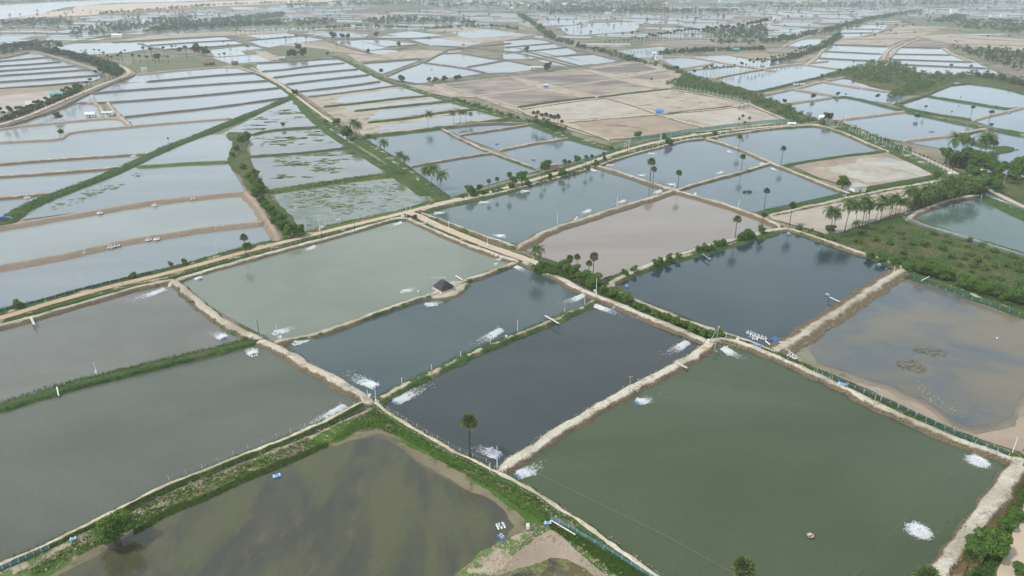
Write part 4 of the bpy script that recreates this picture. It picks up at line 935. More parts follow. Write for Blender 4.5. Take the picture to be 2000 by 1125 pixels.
TH('woods', 'far grey wood in the upper right distance', '1380,12 1500,8 1640,6 1800,2 2050,4 2050,10 1760,13 1600,16 1480,18', 0, 420, 4.6, None, 30, 1.8, True)
TH('woods', 'palm grove by the teal water in the upper right', '1800,44 1850,34 1870,28 1890,34 1860,44', 0, 110, 3.2, None, 50, 1.1, True)
TH('woods', 'trees between the far strips left of centre', '500,48 530,42 600,38 660,40 640,50 560,52', 0, 130, 3.2, None, 50, 1.1, True)
TH('thicket', 'row of bushes behind the small strips left of centre', '560,60 640,56 700,52 760,55 850,57 900,54 960,52 1010,58', 8, 150, 2.8, None, 50, 1.0)
TH('thicket', 'bushes along the path beside the lower middle ponds', '1010,232 1040,240 1075,254 1110,266', 5, 36, 1.4, L_shrub, 70, .4)
TH('thicket', 'green hedge between the dry fields and the lower track', '885,195 920,208 960,220 1000,232', 6, 60, 1.6, L_shrub, 60, .5)
TH('thicket', 'hedge along the far left road', '0,240 50,222 95,206 140,186 160,176', 7, 120, 2.4, None, 60, .7)
TH('scattered_trees', 'single trees sprinkled over the far ponds near the horizon', '-200,22 700,16 1300,20 2200,10 2200,50 1300,52 1000,48 800,50 0,52', 0, 550, 2.2, None, 30, 1.3, True)
TH('scattered_trees', 'single trees sprinkled along the banks in the middle distance', '-100,52 600,56 800,54 1300,44 2100,52 2100,76 1300,70 1000,70 560,60 300,70 -100,96', 0, 160, 1.8, None, 40, .9, True)
TH('undergrowth', 'dark undergrowth beneath the right end of the coconut row', '1770,405 1800,385 1840,362 1880,350 1925,352 1925,378 1880,384 1830,398 1790,412', 0, 170, 1.7, L_tree, 110, .4, True)
TH('undergrowth', 'dense green undergrowth round the farm sheds', '1845,312 1880,300 1920,300 1945,318 1935,335 1960,350 1950,372 1925,366 1905,345 1870,330', 0, 150, 1.8, L_tree, 110, .4, True)
TH('undergrowth', 'low bushes under the palm clump by the sandy field', '1040,240 1070,246 1098,256', 6, 60, 1.5, L_shrub, 100, .35)
TH('undergrowth', 'scrub under the hedge trees beside the pinkish pond', '1050,528 1075,535 1100,540 1120,545 1150,556 1175,566', 5, 60, 1.2, L_scrub, 120, .3)
TH('undergrowth', 'scrub between the dirt road and the blue pond', '905,388 950,380 1000,370 1050,360 1080,350 1110,343 1170,322', 2.5, 90, .9, L_scrub, 110, .25)
# trees in ones and rows further off
many('T', 'dark round tree', 'in the far plots above the strip ponds', 'trees in the far plots', '652,76,61 669,76,65 680,76,65 567,112,97 574,112,95 593,111,93 583,98,84 735,73,62 779,91,81 719,104,95 351,103,92 385,106,84 402,110,90 235,70,62 117,94,80 137,50,44 308,118,104 1070,138,121 1234,68,60 868,160,147 852,159,150 891,158,147 898,156,146 838,160,150 849,162,153 1028,101,90 640,108,101 785,160,146 745,143,134')
many('P', 'small palm', 'among the far ponds at the upper left', 'palms among the far ponds',
     '160,106,97 170,108,96 186,108,95 196,110,96 205,118,100 212,120,106 220,125,108 233,124,105 240,122,100 246,110,96 262,124,104 275,125,106 283,112,90 290,128,108 298,118,92 305,128,106 312,124,104 322,110,90 330,124,108 338,104,88 345,100,88 365,115,88 430,118,104 440,120,102 437,92,80 447,96,85 452,106,95 463,104,97 484,104,88 487,100,90 461,70,58 471,70,58 480,69,60 490,70,61 499,70,60 521,90,82 535,90,83 548,89,84 558,86,70 559,87,77 580,83,67 597,82,70 600,84,72 623,80,70 598,92,82 607,90,83 659,97,86 666,92,83 507,66,56 515,66,56 530,66,56 541,66,56 558,66,55 565,68,58 838,86,72 904,98,86 907,97,86 718,78,70 708,78,68 729,80,72 1105,69,55 1060,40,32 1069,40,32 1085,41,32 1092,41,33 1128,53,44 1133,55,42 1120,54,42 1178,56,47 1185,52,45 1231,40,30 1290,45,34 1345,80,73')
many('C', 'coconut palm', 'in the long far row at upper centre', 'far coconut row',
     '1182,92,80 1190,91,78 1199,90,77 1208,86,78 1218,90,76 1226,89,76 1233,88,74 1240,89,70 1247,88,73 1254,87,72 1262,86,70 1267,85,64 1273,86,66 1279,84,68 1285,83,62 1291,84,63 1298,82,62 1303,82,60 1309,80,62 1316,80,58 1322,78,56 1329,77,57 1336,76,55 1343,76,54 1350,75,54 1357,75,54 1363,76,56 1372,76,54 1380,76,50 1388,76,52 1396,75,50 1406,74,47 1414,74,50 1421,72,48 1430,74,50 1440,70,44 1448,72,46 1458,68,42 1466,68,40 1475,68,38 1484,66,36 1492,66,34')
many('P', 'palm', 'along the bank of the far blue ponds', 'palms along the far blue ponds',
     '1374,148,130 1379,148,128 1388,146,126 1393,147,130 1398,143,128 1405,143,130 1412,141,127 1420,142,128 1427,141,128 1433,140,125 1438,120,112 1446,140,120 1449,137,122 1456,136,124 1463,134,115 1470,136,118 1478,132,112 1485,130,113 1492,130,112 1498,129,114 1505,126,108 1512,124,108 1520,122,106 1528,120,105 1536,119,104 1544,116,100 1552,113,97 1560,112,92 1568,110,90 1574,106,88 1580,102,86 1564,100,89 1574,100,88')
many('P', 'dark palm', 'among the far right ponds', 'palms among the far right ponds', '1665,132,118 1854,144,124 1893,145,126 1768,135,123 1895,230,206 1930,243,214 1944,216,206 1875,197,188 1857,226,216 1802,201,203 1805,222,205 1636,78,62 1905,98,90 1930,96,88 1953,98,88 1962,98,90 1990,96,90 1864,88,78 1868,90,80')
many('T', 'tree', 'on the far right pond banks', 'trees on the far right banks', '1588,193,182 1605,151,144 1619,150,144 1636,187,179 1652,186,182 1713,192,183 1356,143,136 1322,138,128 1272,157,152 1532,202,193 1935,248,240 1790,232,222', .9)

def clods(label, pts, width, n, smin, smax, mat, z=1.1):
    rng = RNG(); q = np.array(resample([at(x, y, z)[:2] for x, y in P(pts)], .8)); i = rng.integers(0, len(q), n); p = q[i]+rng.uniform(-.5, .5, (n, 2))*width
    cu = np.array([(-1, -1, 0), (1, -1, 0), (1, 1, 0), (-1, 1, 0), (-.5, -.6, 1), (.6, -.5, 1), (.5, .6, 1), (-.6, .5, 1)], float); s = rng.uniform(smin, smax, (n, 1, 3))*rng.uniform(.4, 1, (n, 1, 1))
    V = cu[None]*s*np.array([1, 1, .8])+rng.normal(0, .02, (n, 8, 3)); a = rng.uniform(0, 6.28, n); c_, s_ = np.cos(a)[:, None], np.sin(a)[:, None]
    X = V[..., 0]*c_-V[..., 1]*s_+p[:, :1]; Y = V[..., 0]*s_+V[..., 1]*c_+p[:, 1:]; V = np.stack([X, Y, V[..., 2]+z-.18], -1).reshape(-1, 3)
    f = np.array([(4, 5, 6, 7), (0, 1, 5, 4), (1, 2, 6, 5), (2, 3, 7, 6), (3, 0, 4, 7)]); Fq = (f[None]+np.arange(n)[:, None, None]*8).reshape(-1, 4)
    return tag(link('earth_clods', mesh_np('earth_clods', V, Fq, mat)), label, 'rubble', kind='stuff')
M_clod = soil('clod', (.40, .34, .26), (.24, .19, .14), None, scale=.6)
clods('loose clods and stones on the long bank between dark and green ponds', '975,918 1090,840 1200,776 1340,702 1395,664', 3.6, 900, .08, .28, M_clod, 1.2)
clods('loose clods on the bank right of the green pond', '1375,665 1480,680 1600,735 1750,808 1880,862 1975,895', 3.2, 800, .08, .26, M_clod, 1.15)
clods('clods on the bank between the grey green and slate ponds', '520,666 620,722 680,756 725,782', 3., 600, .08, .28, M_clod, 1.2)
clods('rubble on the corner bank at lower right', '1992,900 1938,985 1856,1095 1815,1200', 2.6, 700, .08, .28, M_clod, 1.1)
clods('rubble on the slope of the sandy bank', '1760,530 1690,576 1620,624 1560,662 1520,690', 6, 800, .1, .35, M_clod, .8)
clods('clods along the pale bank above the brown pond', '735,790 860,868 985,926 1120,1010 1300,1135', 2.4, 700, .06, .22, M_clod, 1.)
clods('clods in the grass left of the brown pond', '60,1110 205,1040 330,970 480,905 620,850 690,815', 6, 450, .08, .3, M_clod, .45)
clods('clods on the bank right of the grey brown pond', '345,552 385,588 440,630 500,660', 3, 400, .08, .28, M_clod, 1.2)
clods('clods along the bank crossing the centre', '1045,516 1165,577 1280,623 1385,668', 3.2, 600, .08, .25, M_clod, 1.2)
clods('clods around the bare pond at the bottom centre', '960,1105 1010,1062 1060,1035 1120,1068 1220,1140', 5, 450, .08, .35, M_clod, .45)
# --- grass tufts that stand up along the near banks: too many to count
def tufts(label, pts, width, n, size, mat, poly=False, z=.9, blades=5, name='grass'):
    rng = RNG()
    if poly:
        wp = [at(a, b, z)[:2] for a, b in P(pts)]; X = [a for a, b in wp]; Y = [b for a, b in wp]; pos = []
        while len(pos) < n:
            x, y = rng.uniform(min(X), max(X)), rng.uniform(min(Y), max(Y))
            if inside(x, y, wp): pos.append((x, y))
        pos = np.array(pos)
    else:
        q = np.array(resample([at(x, y, z)[:2] for x, y in P(pts)], .7)); i = rng.integers(0, len(q), n)
        keep = np.sin(i*.07+rng.uniform(0, 6))+np.sin(i*.023)+rng.normal(0, .6, n) > -.6; i = i[keep]
        pos = q[i]+rng.uniform(-.5, .5, (len(i), 2))*width
    n = len(pos)*blades; c = np.repeat(pos, blades, 0)+rng.normal(0, size*.35, (n, 2)); s = size*rng.uniform(.5, 1.2, n)
    a = rng.uniform(0, 2*pi, n); d = np.stack([np.cos(a), np.sin(a)], 1); w_ = s*.28; zb = z-.25
    A = np.column_stack([c-d[:, ::-1]*[1, -1]*w_[:, None]*.5, np.full(n, zb)]); Bq = np.column_stack([c+d[:, ::-1]*[1, -1]*w_[:, None]*.5, np.full(n, zb)])
    T = np.column_stack([c+d*s[:, None]*.6, zb+.15+s*rng.uniform(.5, .95, n)])
    V = np.stack([A, Bq, T], 1).reshape(-1, 3); return tag(link(name, mesh_np(name, V, np.arange(len(V)).reshape(-1, 3), mat)), label, 'grass', kind='stuff')
TU = tufts
TU('thick grass on the left dividing bank', '-40,805 113,757 320,707 420,683 505,660', 5, 4200, .55, L_grass, z=.85)
TU('grass beside the far side of the left dividing bank', '345,552 385,588 440,630 490,654', 3, 900, .4, L_grass, z=1.)
TU('grass along the bank between the two dark ponds', '745,776 800,746 900,697 970,667 1060,632 1120,606', 3, 2000, .45, L_grass, z=.9)
TU('grass on the bank with the hut', '600,655 700,624 790,590 845,573 900,550 960,528', 2.5, 700, .35, L_grass, z=.9)
TU('bright grass beside the shore left of the brown pond', '262,1032 330,992 400,965 470,932 560,895 640,862 640,872 560,908 470,945 400,978 330,1006 262,1044', 0, 2600, .45, L_grass, True, .4)
TU('grass hanging over the pale lip of the grey green pond', '-20,1112 80,1070 205,1012 330,948 480,888 600,840 700,795', 2.6, 2600, .4, L_grass, z=.75)
TU('lush grass of the wedge above the brown shallow pond', '640,868 700,812 740,795 800,832 900,885 1000,940 1090,1005 1060,1020 950,950 850,893 780,850 735,838 690,845', 0, 3600, .45, L_grass, True, .35)
TU('grass on the shore left of the brown shallow pond', '60,1110 205,1022 330,962 480,905 600,855 650,870 480,935 330,1000 200,1060 60,1130', 0, 2600, .45, L_grass, True, .35)
TU('grass beside the blue net at the bottom', '1065,1010 1130,1045 1270,1125 1310,1180 1240,1150 1150,1080 1080,1035', 0, 3200, .5, L_grass, True, .4)
TU('dry grass on the bottom right verge', '1990,905 2010,950 1970,1010 1930,1060 1890,1120 1850,1120 1900,1040 1950,970', 0, 3000, .5, L_dry, True, .3)
TU('green grass on the bottom right verge', '2000,890 2030,920 2010,970 1985,1010 1955,1090 1920,1150 1890,1140 1940,1050 1980,970', 0, 3600, .6, L_grass, True, .3)
TU('grass under the fence posts right of the green pond', '1410,656 1480,676 1560,710 1650,747 1760,800 1880,852 1985,895', 3, 4200, .5, L_grass, z=.8)
TU('grass on the hedge bank by the pinkish pond', '1190,550 1250,527 1340,494 1440,468 1510,452', 4, 2600, .5, L_grass, z=.9)
TU('grass covering the green bank running down to the two poles', '1050,515 1100,535 1165,565 1260,605 1400,655', 7, 5200, .6, L_grass, z=.7)
TU('grass between road and pond on the left', '-40,640 100,603 240,567 330,545 480,500 640,458 770,424', 2.4, 3400, .45, L_grass, z=.8)
TU('grass on the far side of the dirt road', '-40,612 100,582 200,555 350,519 480,482 560,461 640,441 760,415 860,392', 3.5, 3600, .5, L_grass, z=.8)
TU('grass tufts over the scrubland', '1560,455 1625,466 1700,440 1770,424 1800,436 1880,462 1990,492 2060,515 2060,610 1995,600 1900,568 1770,526 1700,496 1640,478', 0, 4500, .55, L_scrub, True, .5)
TU('grass at the right corner bank', '1770,540 1850,556 1930,582 2020,612', 4, 1500, .5, L_grass, z=.8)
TU('reeds and grass on the long diagonal bank', '0,434 60,398 130,371 200,345 270,313 340,281 400,259 460,234 520,209 575,187', 9, 5200, .8, L_shrub, z=.9)
TU('grass on the bank between the weedy ponds', '520,374 600,362 700,347 790,336', 7, 2200, .7, L_scrub, z=.9)
TU('grass tufts down the pale corner bank at lower right', '1985,905 1960,945 1925,985 1880,1040 1840,1095', 5, 240, .4, L_grass, z=1.1)
TU('dry stubble on the hut bank', '1520,680 1620,615 1760,530', 6, 700, .35, L_dry, z=.9)
# floating weed in the lily ponds
def weed(pts, n, smin, smax, clusters, zz=.03):
    rng = RNG(); wp = [at(a, b, 0)[:2] for a, b in P(pts)]; X = [a for a, b in wp]; Y = [b for a, b in wp]; V = []; Fc = []; cc = []
    while len(cc) < clusters:
        c = (rng.uniform(min(X), max(X)), rng.uniform(min(Y), max(Y)))
        if inside(*c, wp): cc.append(c)
    k = 0
    while k < n:
        c = cc[rng.integers(0, clusters)]; x, y = rng.normal(c[0], 6), rng.normal(c[1], 4)
        if not inside(x, y, wp): continue
        k += 1; s = rng.uniform(smin, smax)*rng.uniform(.3, 1); b = len(V); m = 9
        ph = rng.uniform(0, 6, 3)
        for j in range(m):
            a = 2*pi*j/m; r = s*(1+.3*sin(2*a+ph[0])+.25*sin(3*a+ph[1])); V.append((x+1.8*r*cos(a), y+r*sin(a), zz+.002*(k % 7)))
        Fc.append([b+j for j in range(m)])
    return tag(link('floating_weed', mesh_np('floating_weed', np.array(V), np.array(Fc), M_weedg)), 'mats of green weed floating on the shallow pond at %d' % 0 if False else None, None, kind='stuff')
M_weedg = soil('weed_green', (.075, .11, .03), (.11, .13, .05), None, scale=.4)
for lab, s, n, a, b, c in (('green weed mats floating on the farthest weedy pond', '450,252 510,228 565,196 590,205 615,232 560,246 500,256', 60, .8, 4.5, 12),
                           ('scattered weed mats floating on the second weedy pond', '495,268 540,256 640,250 680,270 600,292 500,298', 60, .6, 3.6, 9),
                           ('floating weed patches on the third weedy pond', '540,306 600,302 690,292 735,328 640,345 540,350', 150, .5, 2.8, 12),
                           ('fine weed scattered on the nearest weedy pond', '545,385 650,362 770,352 815,385 700,428 600,440', 420, .3, 1.3, 26),
                           ('brown drowned weed in the right hand shallow pond', '1750,703 1785,704 1808,716 1812,728 1790,732 1765,722 1748,712', 150, .1, .4, 6), ('pale scum flecks along the muddy edge of the shallow pond', '1786,745 1796,742 1815,764 1842,784 1884,812 1890,826 1840,800 1800,778', 110, .05, .18, 16), ('drowned weed strip further off in the shallow pond', '1780,679 1820,681 1852,687 1856,697 1830,700 1800,692 1778,686', 120, .1, .35, 6),
                           ('dark weed clumps along the grassy edge of the left pond', '70,415 130,390 200,360 250,340 290,335 230,370 160,395 100,415', 110, .3, 1.4, 12)):
    o = weed(s, n, a, b, c, *((.14,) if 'shallow pond' in lab and 'weedy' not in lab else ())); o['label'] = lab
    if 'drowned' in lab: o.data.materials[0] = M_weed
    if 'scum' in lab: o.data.materials[0] = M_foam
    o['category'] = 'weed'
# ================================================================== THINGS ON THE FARM
C_white = plain('white_paint', (.78, .78, .76), .5, .4, .06); C_offw = plain('weathered_white', (.55, .53, .49), .8, .2, .2, 2)
C_conc = plain('concrete', (.42, .40, .36), .9, .2, .2, 2); C_black = plain('black_plastic', (.025, .026, .03), .6, .4, .3)
C_blue = plain('blue_plastic', (.03, .13, .42), .4, .5, .15); C_lblue = plain('pale_blue_plastic', (.16, .32, .55), .4, .5, .15); C_yel = plain('yellow_plastic', (.6, .45, .08), .4, .5, .1)
C_wood = plain('grey_wood', (.24, .19, .14), .9, .1, .3, 4); C_dwood = plain('dark_wood', (.09, .07, .055), .9, .1, .3, 4); C_steel = plain('galvanised', (.35, .36, .37), .5, .5, .15, 3, .5)
C_green = plain('green_paint', (.06, .22, .17), .6, .3, .2); C_teal = plain('teal_sheet', (.12, .36, .34), .6, .3, .2); C_silver = plain('silver_tarp', (.45, .48, .52), .4, .5, .3, 1.5)
C_tarp = plain('blue_tarp', (.04, .20, .52), .5, .4, .25, 1.2); C_mud = plain('mud_wall', (.42, .33, .22), .9, .1, .2, 1.5); C_tile = plain('roof_brown', (.20, .12, .08), .9, .1, .3, 2)
C_red = plain('red_motor', (.35, .05, .03), .5, .4, .1); C_rope = plain('pale_rope', (.24, .25, .19), .9, .1, .1); C_grey = plain('grey_sheet', (.36, .35, .35), .8, .2, .15, 1)
C_pane = plain('window_dark', (.03, .035, .04), .15, .5, .1)
C_foam = N('foam', .6, .3); C_foam.col((.90, .92, .93))
_tr = C_foam.n('ShaderNodeBsdfTransparent'); _ms = C_foam.n('ShaderNodeMixShader'); _ms.inputs[0].default_value = .48
C_foam.l(_tr.outputs[0], _ms.inputs[1]); C_foam.l(C_foam.b.outputs[0], _ms.inputs[2]); C_foam.l(_ms.outputs[0], C_foam.o.inputs[0]); C_foam = C_foam.m
def net_mat(name, c, a):
    n = N(name, .8, .2); n.col(n.mix(n.ramp(n.noise(.8, 4), .3, .7), tuple(x*.7 for x in c), c)); tr = n.n('ShaderNodeBsdfTransparent'); ms = n.n('ShaderNodeMixShader'); ms.inputs[0].default_value = a
    n.l(tr.outputs[0], ms.inputs[1]); n.l(n.b.outputs[0], ms.inputs[2]); n.l(ms.outputs[0], n.o.inputs[0]); return n.m
NET_teal = net_mat('net_teal', (.10, .38, .30), .75); NET_blue = net_mat('net_blue', (.12, .30, .42), .7); NET_dk = net_mat('net_dark', (.03, .12, .12), .75); NET_grey = net_mat('net_grey', (.30, .36, .34), .35)

# ---- paddlewheel aerators
def capsule(m, c, L, r, mi=0):
    fr = [(-.5, .25), (-.47, .7), (-.38, 1), (.38, 1), (.47, .7), (.5, .25)]
    n = 9; vs = []; fs = []
    for x, k in fr:
        for j in range(n):
            a = 2*pi*j/n; vs.append((c[0]+x*L, c[1]+r*k*cos(a), c[2]+r*k*.75*sin(a)))
    for i in range(len(fr)-1):
        for j in range(n): fs.append((i*n+j, i*n+(j+1) % n, (i+1)*n+(j+1) % n, (i+1)*n+j))
    fs += [tuple(range(n))[::-1], tuple((len(fr)-1)*n+j for j in range(n))]; m.add(vs, fs, mi)
def wheel_mesh():
    m = MB(); m.tube([(0, -.09, 0), (0, .09, 0)], .09, 8)
    for k in range(8):
        a = 2*pi*k/8; d = (cos(a), sin(a)); m.tube([(.05*d[0], 0, .05*d[1]), (.36*d[0], 0, .36*d[1])], .025, 4)
        m.box((.40*d[0], 0, .40*d[1]), (.06, .20, .20), 0)
    return m.me('paddle_wheel', C_white)
WHEEL = wheel_mesh()
def aer_parts(fl, n=3):
    f = MB(); capsule(f, (0, 0, 0), 1.9, .22); fm = f.me('float', fl, True)
    fr = MB()
    for x in (-.5, .5): fr.box((x, 0, .22), (.06, .75*n, .06))
    fr.tube([(0, -.42*n, .34), (0, .42*n, .34)], .03, 6)
    mo = MB(); mo.box((-.05, 0, .36), (.5, .3, .18), top=.85); mo.tube([(-.3, 0, .46), (.22, 0, .46)], .14, 10)
    return fm, fr.me('frame', C_steel), mo.me('motor', C_red if fl is C_blue else C_black)
def aerator(fl, n=3):
    r = empty('paddlewheel_aerator', (0, 0, 0)); fm, fr, mo = aer_parts(fl, n)
    for i in range(n): link('float', fm, r, (0, (i-(n-1)/2)*.72, 0))
    link('frame', fr, r); link('motor', mo, r)
    for s in range(n-1):
        for x in (0,): link('paddle_wheel', WHEEL, r, (x, (s-(n-2)/2)*.72, .34))
    return r
def spray_mesh(seed, L, Wd, square=False, nd=1500):
    """droplets thrown up by the wheels and the foam they leave on the water; local +X is downstream"""
    rng = np.random.default_rng(seed)
    oc = np.array([(1, 0, 0), (-1, 0, 0), (0, 1, 0), (0, -1, 0), (0, 0, 1), (0, 0, -1)], float); of = np.array([(0, 2, 4), (2, 1, 4), (1, 3, 4), (3, 0, 4), (2, 0, 5), (1, 2, 5), (3, 1, 5), (0, 3, 5)])
    if square:
        x = rng.normal(0, L*.27, nd); y = np.round(rng.uniform(-2, 2, nd))*Wd*.22+rng.normal(0, Wd*.10, nd); z = np.abs(rng.normal(0, .35, nd))*np.exp(-(x/(L*.4))**2)
    else:
        x = rng.gamma(1.35, L*.24, nd); x = np.where(x > L*1.25, rng.uniform(0, L, nd), x); lane = (rng.integers(0, 3, nd)-1)*Wd*.26*(1+x/L*.25)
        y = lane+rng.normal(0, Wd*.10, nd)*(1+x/L*1.0); z = np.abs(rng.normal(.0, .45, nd))*np.exp(-x/(L*.32))
    s = rng.uniform(.025, .10, nd)*np.clip(1.25-.6*np.abs(x)/L, .4, 1.3)
    V = (oc[None]*s[:, None, None]*np.array([1.7, 1., .8])+np.stack([x, y, z+.05], 1)[:, None]).reshape(-1, 3)
    Fq = (of[None]+np.arange(nd)[:, None, None]*6).reshape(-1, 3)
    return mesh_np('spray', V, Fq, C_foam)
def foam_mesh(seed, L, Wd, square=False, n=420):
    rng = np.random.default_rng(seed); V = []; Fc = []
    for i in range(n):
        if square: x, y = rng.normal(0, L*.3), rng.normal(0, Wd*.3); k = math.exp(-(x/L)**2*2)
        else:
            x = rng.gamma(1.5, L*.33); k = math.exp(-x/L); y = (rng.integers(0, 3)-1)*Wd*.26*(1+x/L*.35)+rng.normal(0, Wd*.09)*(1+x/L)
        s = rng.uniform(.05, .24)*(.3+.7*k); b = len(V); ph = rng.uniform(0, 6)
        for j in range(6):
            a = 2*pi*j/6; q = s*(1+.4*sin(2*a+ph)); V.append((x+q*cos(a)*3.6, y+q*sin(a)*.6, .03+.0011*(i % 17)))
        Fc.append([b+j for j in range(6)])
    return mesh_np('foam_trail', np.array(V), np.array(Fc), C_foam)
A0 = aerator(C_blue); A1 = aerator(C_white)
SPR = [(spray_mesh(1, 3.6, 2.6), foam_mesh(1, 3.2, 2.6)), (spray_mesh(2, 5.0, 2.8), foam_mesh(2, 5., 3.)), (spray_mesh(3, 7.5, 3.0), foam_mesh(3, 8., 3.2, n=700)), (spray_mesh(4, 4.0, 3.8, True, 1700), foam_mesh(4, 3.4, 3.0, True, 500))]
used = {}
def proto(k): return copy_tree((A0, A1)[k])
def churn(x, y, x2, y2, kind, label, k=0, s=1.0):
    p, q = at(x, y), at(x2, y2); a = atan2(q[1]-p[1], q[0]-p[0])
    o = proto(k); o.location = (p[0], p[1], .06); o.rotation_euler = (0, 0, a); o.scale = (s,)*3
    tag(o, label, 'aerator', 'aerators churning the ponds')
    sp, fo = SPR[kind]; link('spray', sp, o)['kind'] = 'stuff'; link('foam_trail', fo, o)['kind'] = 'stuff'
for a in (
 (391, 546, 381, 541, 0, 'churning aerator in the left corner of the pale green pond'),
 (321, 567, 275, 581, 2, 'churning aerator with long wake near the top corner of the grey brown pond', 1),
 (438, 662, 420, 650, 1, 'churning aerator near the right tip of the grey brown pond'),
 (496, 694, 488, 682, 1, 'churning aerator at the top corner of the large grey green pond', 1),
 (672, 796, 632, 818, 2, 'churning aerator at the right corner of the large grey green pond', 1),
 (615, 483, 590, 491, 1, 'churning aerator near the road edge of the pale green pond', 1, .9),
 (784, 436, 762, 442, 1, 'churning aerator at the top corner of the pale green pond', 1, .9),
 (981, 508, 958, 499, 0, 'churning aerator at the right corner of the pale green pond'),
 (787, 571, 810, 563, 1, 'churning aerator beside the hut bank in the pale green pond', 1, .85),
 (538, 652, 572, 640, 1, 'churning aerator at the bottom corner of the pale green pond', 1),
 (577, 672, 632, 648, 2, 'churning aerator with a long double wake at the left end of the slate pond', 1),
 (832, 598, 878, 585, 1, 'churning aerator below the island hut'),
 (978, 646, 928, 672, 2, 'churning aerator by the far bank between the two dark ponds', 1),
 (734, 757, 690, 735, 2, 'churning aerator at the bottom corner of the slate pond'),
 (773, 787, 818, 762, 2, 'blue aerator with wake in the left corner of the near dark pond'),
 (1140, 578, 1098, 594, 2, 'churning aerator in the right corner of the slate pond', 1, .9),
 (1163, 598, 1205, 613, 2, 'churning aerator in the top corner of the near dark pond', 1, .9),
 (1342, 670, 1306, 690, 2, 'churning aerator at the right corner of the near dark pond', 1, .9),
 (1414, 682, 1442, 698, 1, 'churning aerator in the top corner of the large green pond', 1),
 (1246, 787, 1275, 779, 0, 'churning aerator beside the long bank of the large green pond'),
 (1013, 930, 1050, 912, 1, 'blue floated aerator churning in the left corner of the large green pond'),
 (975, 892, 935, 875, 1, 'churning aerator at the bottom corner of the near dark pond'),
 (1910, 902, 1925, 900, 3, 'aerator in a square white burst at the right corner of the green pond', 1),
 (1795, 1038, 1812, 1034, 3, 'aerator in a square white burst in the lower right of the green pond', 1),
 (1002, 518, 1033, 535, 2, 'churning aerator at the top corner of the slate pond', 1, .8),
 (984, 463, 956, 456, 1, 'churning aerator at the near corner of the long blue pond', 1),
 (851, 418, 885, 410, 1, 'churning aerator at the left corner of the long blue pond', 1),
 (939, 397, 970, 390, 1, 'second churning aerator from the left along the road bank of the blue pond', 1),
 (1020, 375, 1055, 367, 1, 'third churning aerator from the left along the road bank of the blue pond', 1),
 (1290, 374, 1268, 381, 1, 'churning aerator at the right corner of the long blue pond', 1),
 (1220, 393, 1196, 400, 1, 'churning aerator next to the white pole on the near bank of the blue pond', 1, .9),
 (1152, 412, 1126, 421, 1, 'churning aerator next to the grassy patch on the near bank of the blue pond', 1),
 (1155, 332, 1180, 338, 1, 'churning aerator at the top corner of the long blue pond', 1),
 (1268, 301, 1292, 297, 1, 'churning aerator by the road bank of the square blue pond', 1, .9),
 (1188, 324, 1202, 321, 0, 'churning aerator at the left corner of the square blue pond', 1),
 (1258, 344, 1246, 341, 0, 'churning aerator beside the pair of palms in the square blue pond', 1),
 (1317, 362, 1300, 358, 1, 'churning aerator below the full crowned palm in the square blue pond', 1, .9),
 (1410, 337, 1388, 344, 1, 'churning aerator on the near bank of the square blue pond', 1, .9),
 (1423, 296, 1430, 300, 0, 'churning aerator by the upper bank of the square blue pond', 1),
 (1490, 320, 1476, 327, 0, 'churning aerator at the right corner of the square blue pond', 1),
 (1508, 330, 1516, 333, 0, 'churning aerator at the top corner of the blue pond below the bare field', 1, .8)):
    churn(*a)
def park(x, y, rz, label, k=1, z=.1, s=1.3, g='parked aerators'):
    o = proto(k); o.location = at(x, y, z); o.rotation_euler = (0, 0, rz); o.scale = (s,)*3; tag(o, label, 'aerator', g)
for i, (x, y) in enumerate(((86, 429), (195, 416), (302, 401), (377, 388))):
    park(x, y, .3+i*.5, '%s idle white aerator from the left on the upper brown bank' % nth(i+1), 1, .9)
for i, (x, y) in enumerate(((143, 495), (165, 492), (216, 483), (228, 480), (290, 468), (306, 467), (422, 446), (435, 444))):
    park(x, y, .4+i*.6, '%s idle white aerator from the left on the lower brown bank' % nth(i+1), 1, .7)
for i, (x, y) in enumerate(((1464, 650), (1471, 653), (1478, 656), (1485, 658), (1492, 661))):
    park(x, y, 1.1, '%s aerator of the floating chain at the near edge of the navy pond' % nth(i+1), 1, .08, 1.0)
park(1467, 659, 1.1, 'yellowish aerator floating under the chain in the navy pond', 0, .08, .9); park(1475, 661, 1.1, 'white aerator floating below the chain in the navy pond', 1, .08, 1.)
park(1539, 688, .6, 'first idle aerator from the left on the mud by the shallow pond', 1, .5, 1.1); park(1545, 694, .9, 'middle idle aerator on the mud by the shallow pond', 1, .4, 1.1); park(1551, 698, .5, 'last idle aerator on the mud by the shallow pond', 1, .3, 1.1)
park(978, 1027, 1.9, 'white and blue aerator floating at the tip of the brown pond', 1, .3, 1.0); park(980, 1049, .6, 'aerator with yellow and white floats lying on the grass', 0, .35, .9)
park(1540, 458, .3, 'dark idle aerator at the top corner of the navy pond', 0, .08, 1.2); park(1386, 507, -.6, 'dark idle aerator off the hedge bank in the navy pond', 0, .08, 1.0)
park(1224, 560, .5, 'dark idle aerator at the left corner of the navy pond', 0, .08, 1.0); park(1717, 518, .2, 'dark idle aerator at the right corner of the navy pond', 0, .08, 1.1); park(1616, 577, .5, 'dark idle aerator by the plank walk of the navy pond', 0, .08, 1.0)
park(1199, 602, -.4, 'idle dark aerator by the bank in the top corner of the near dark pond', 0, .08, .9); park(1250, 619, -.4, 'idle aerator half hidden by the bank of the near dark pond', 1, .1, .9)
park(970, 281, .2, 'small idle aerator on the first small middle pond', 0, .08, 1.4); park(1042, 312, .2, 'small idle aerator on the blue pond above the road trees', 0, .08, 1.4)
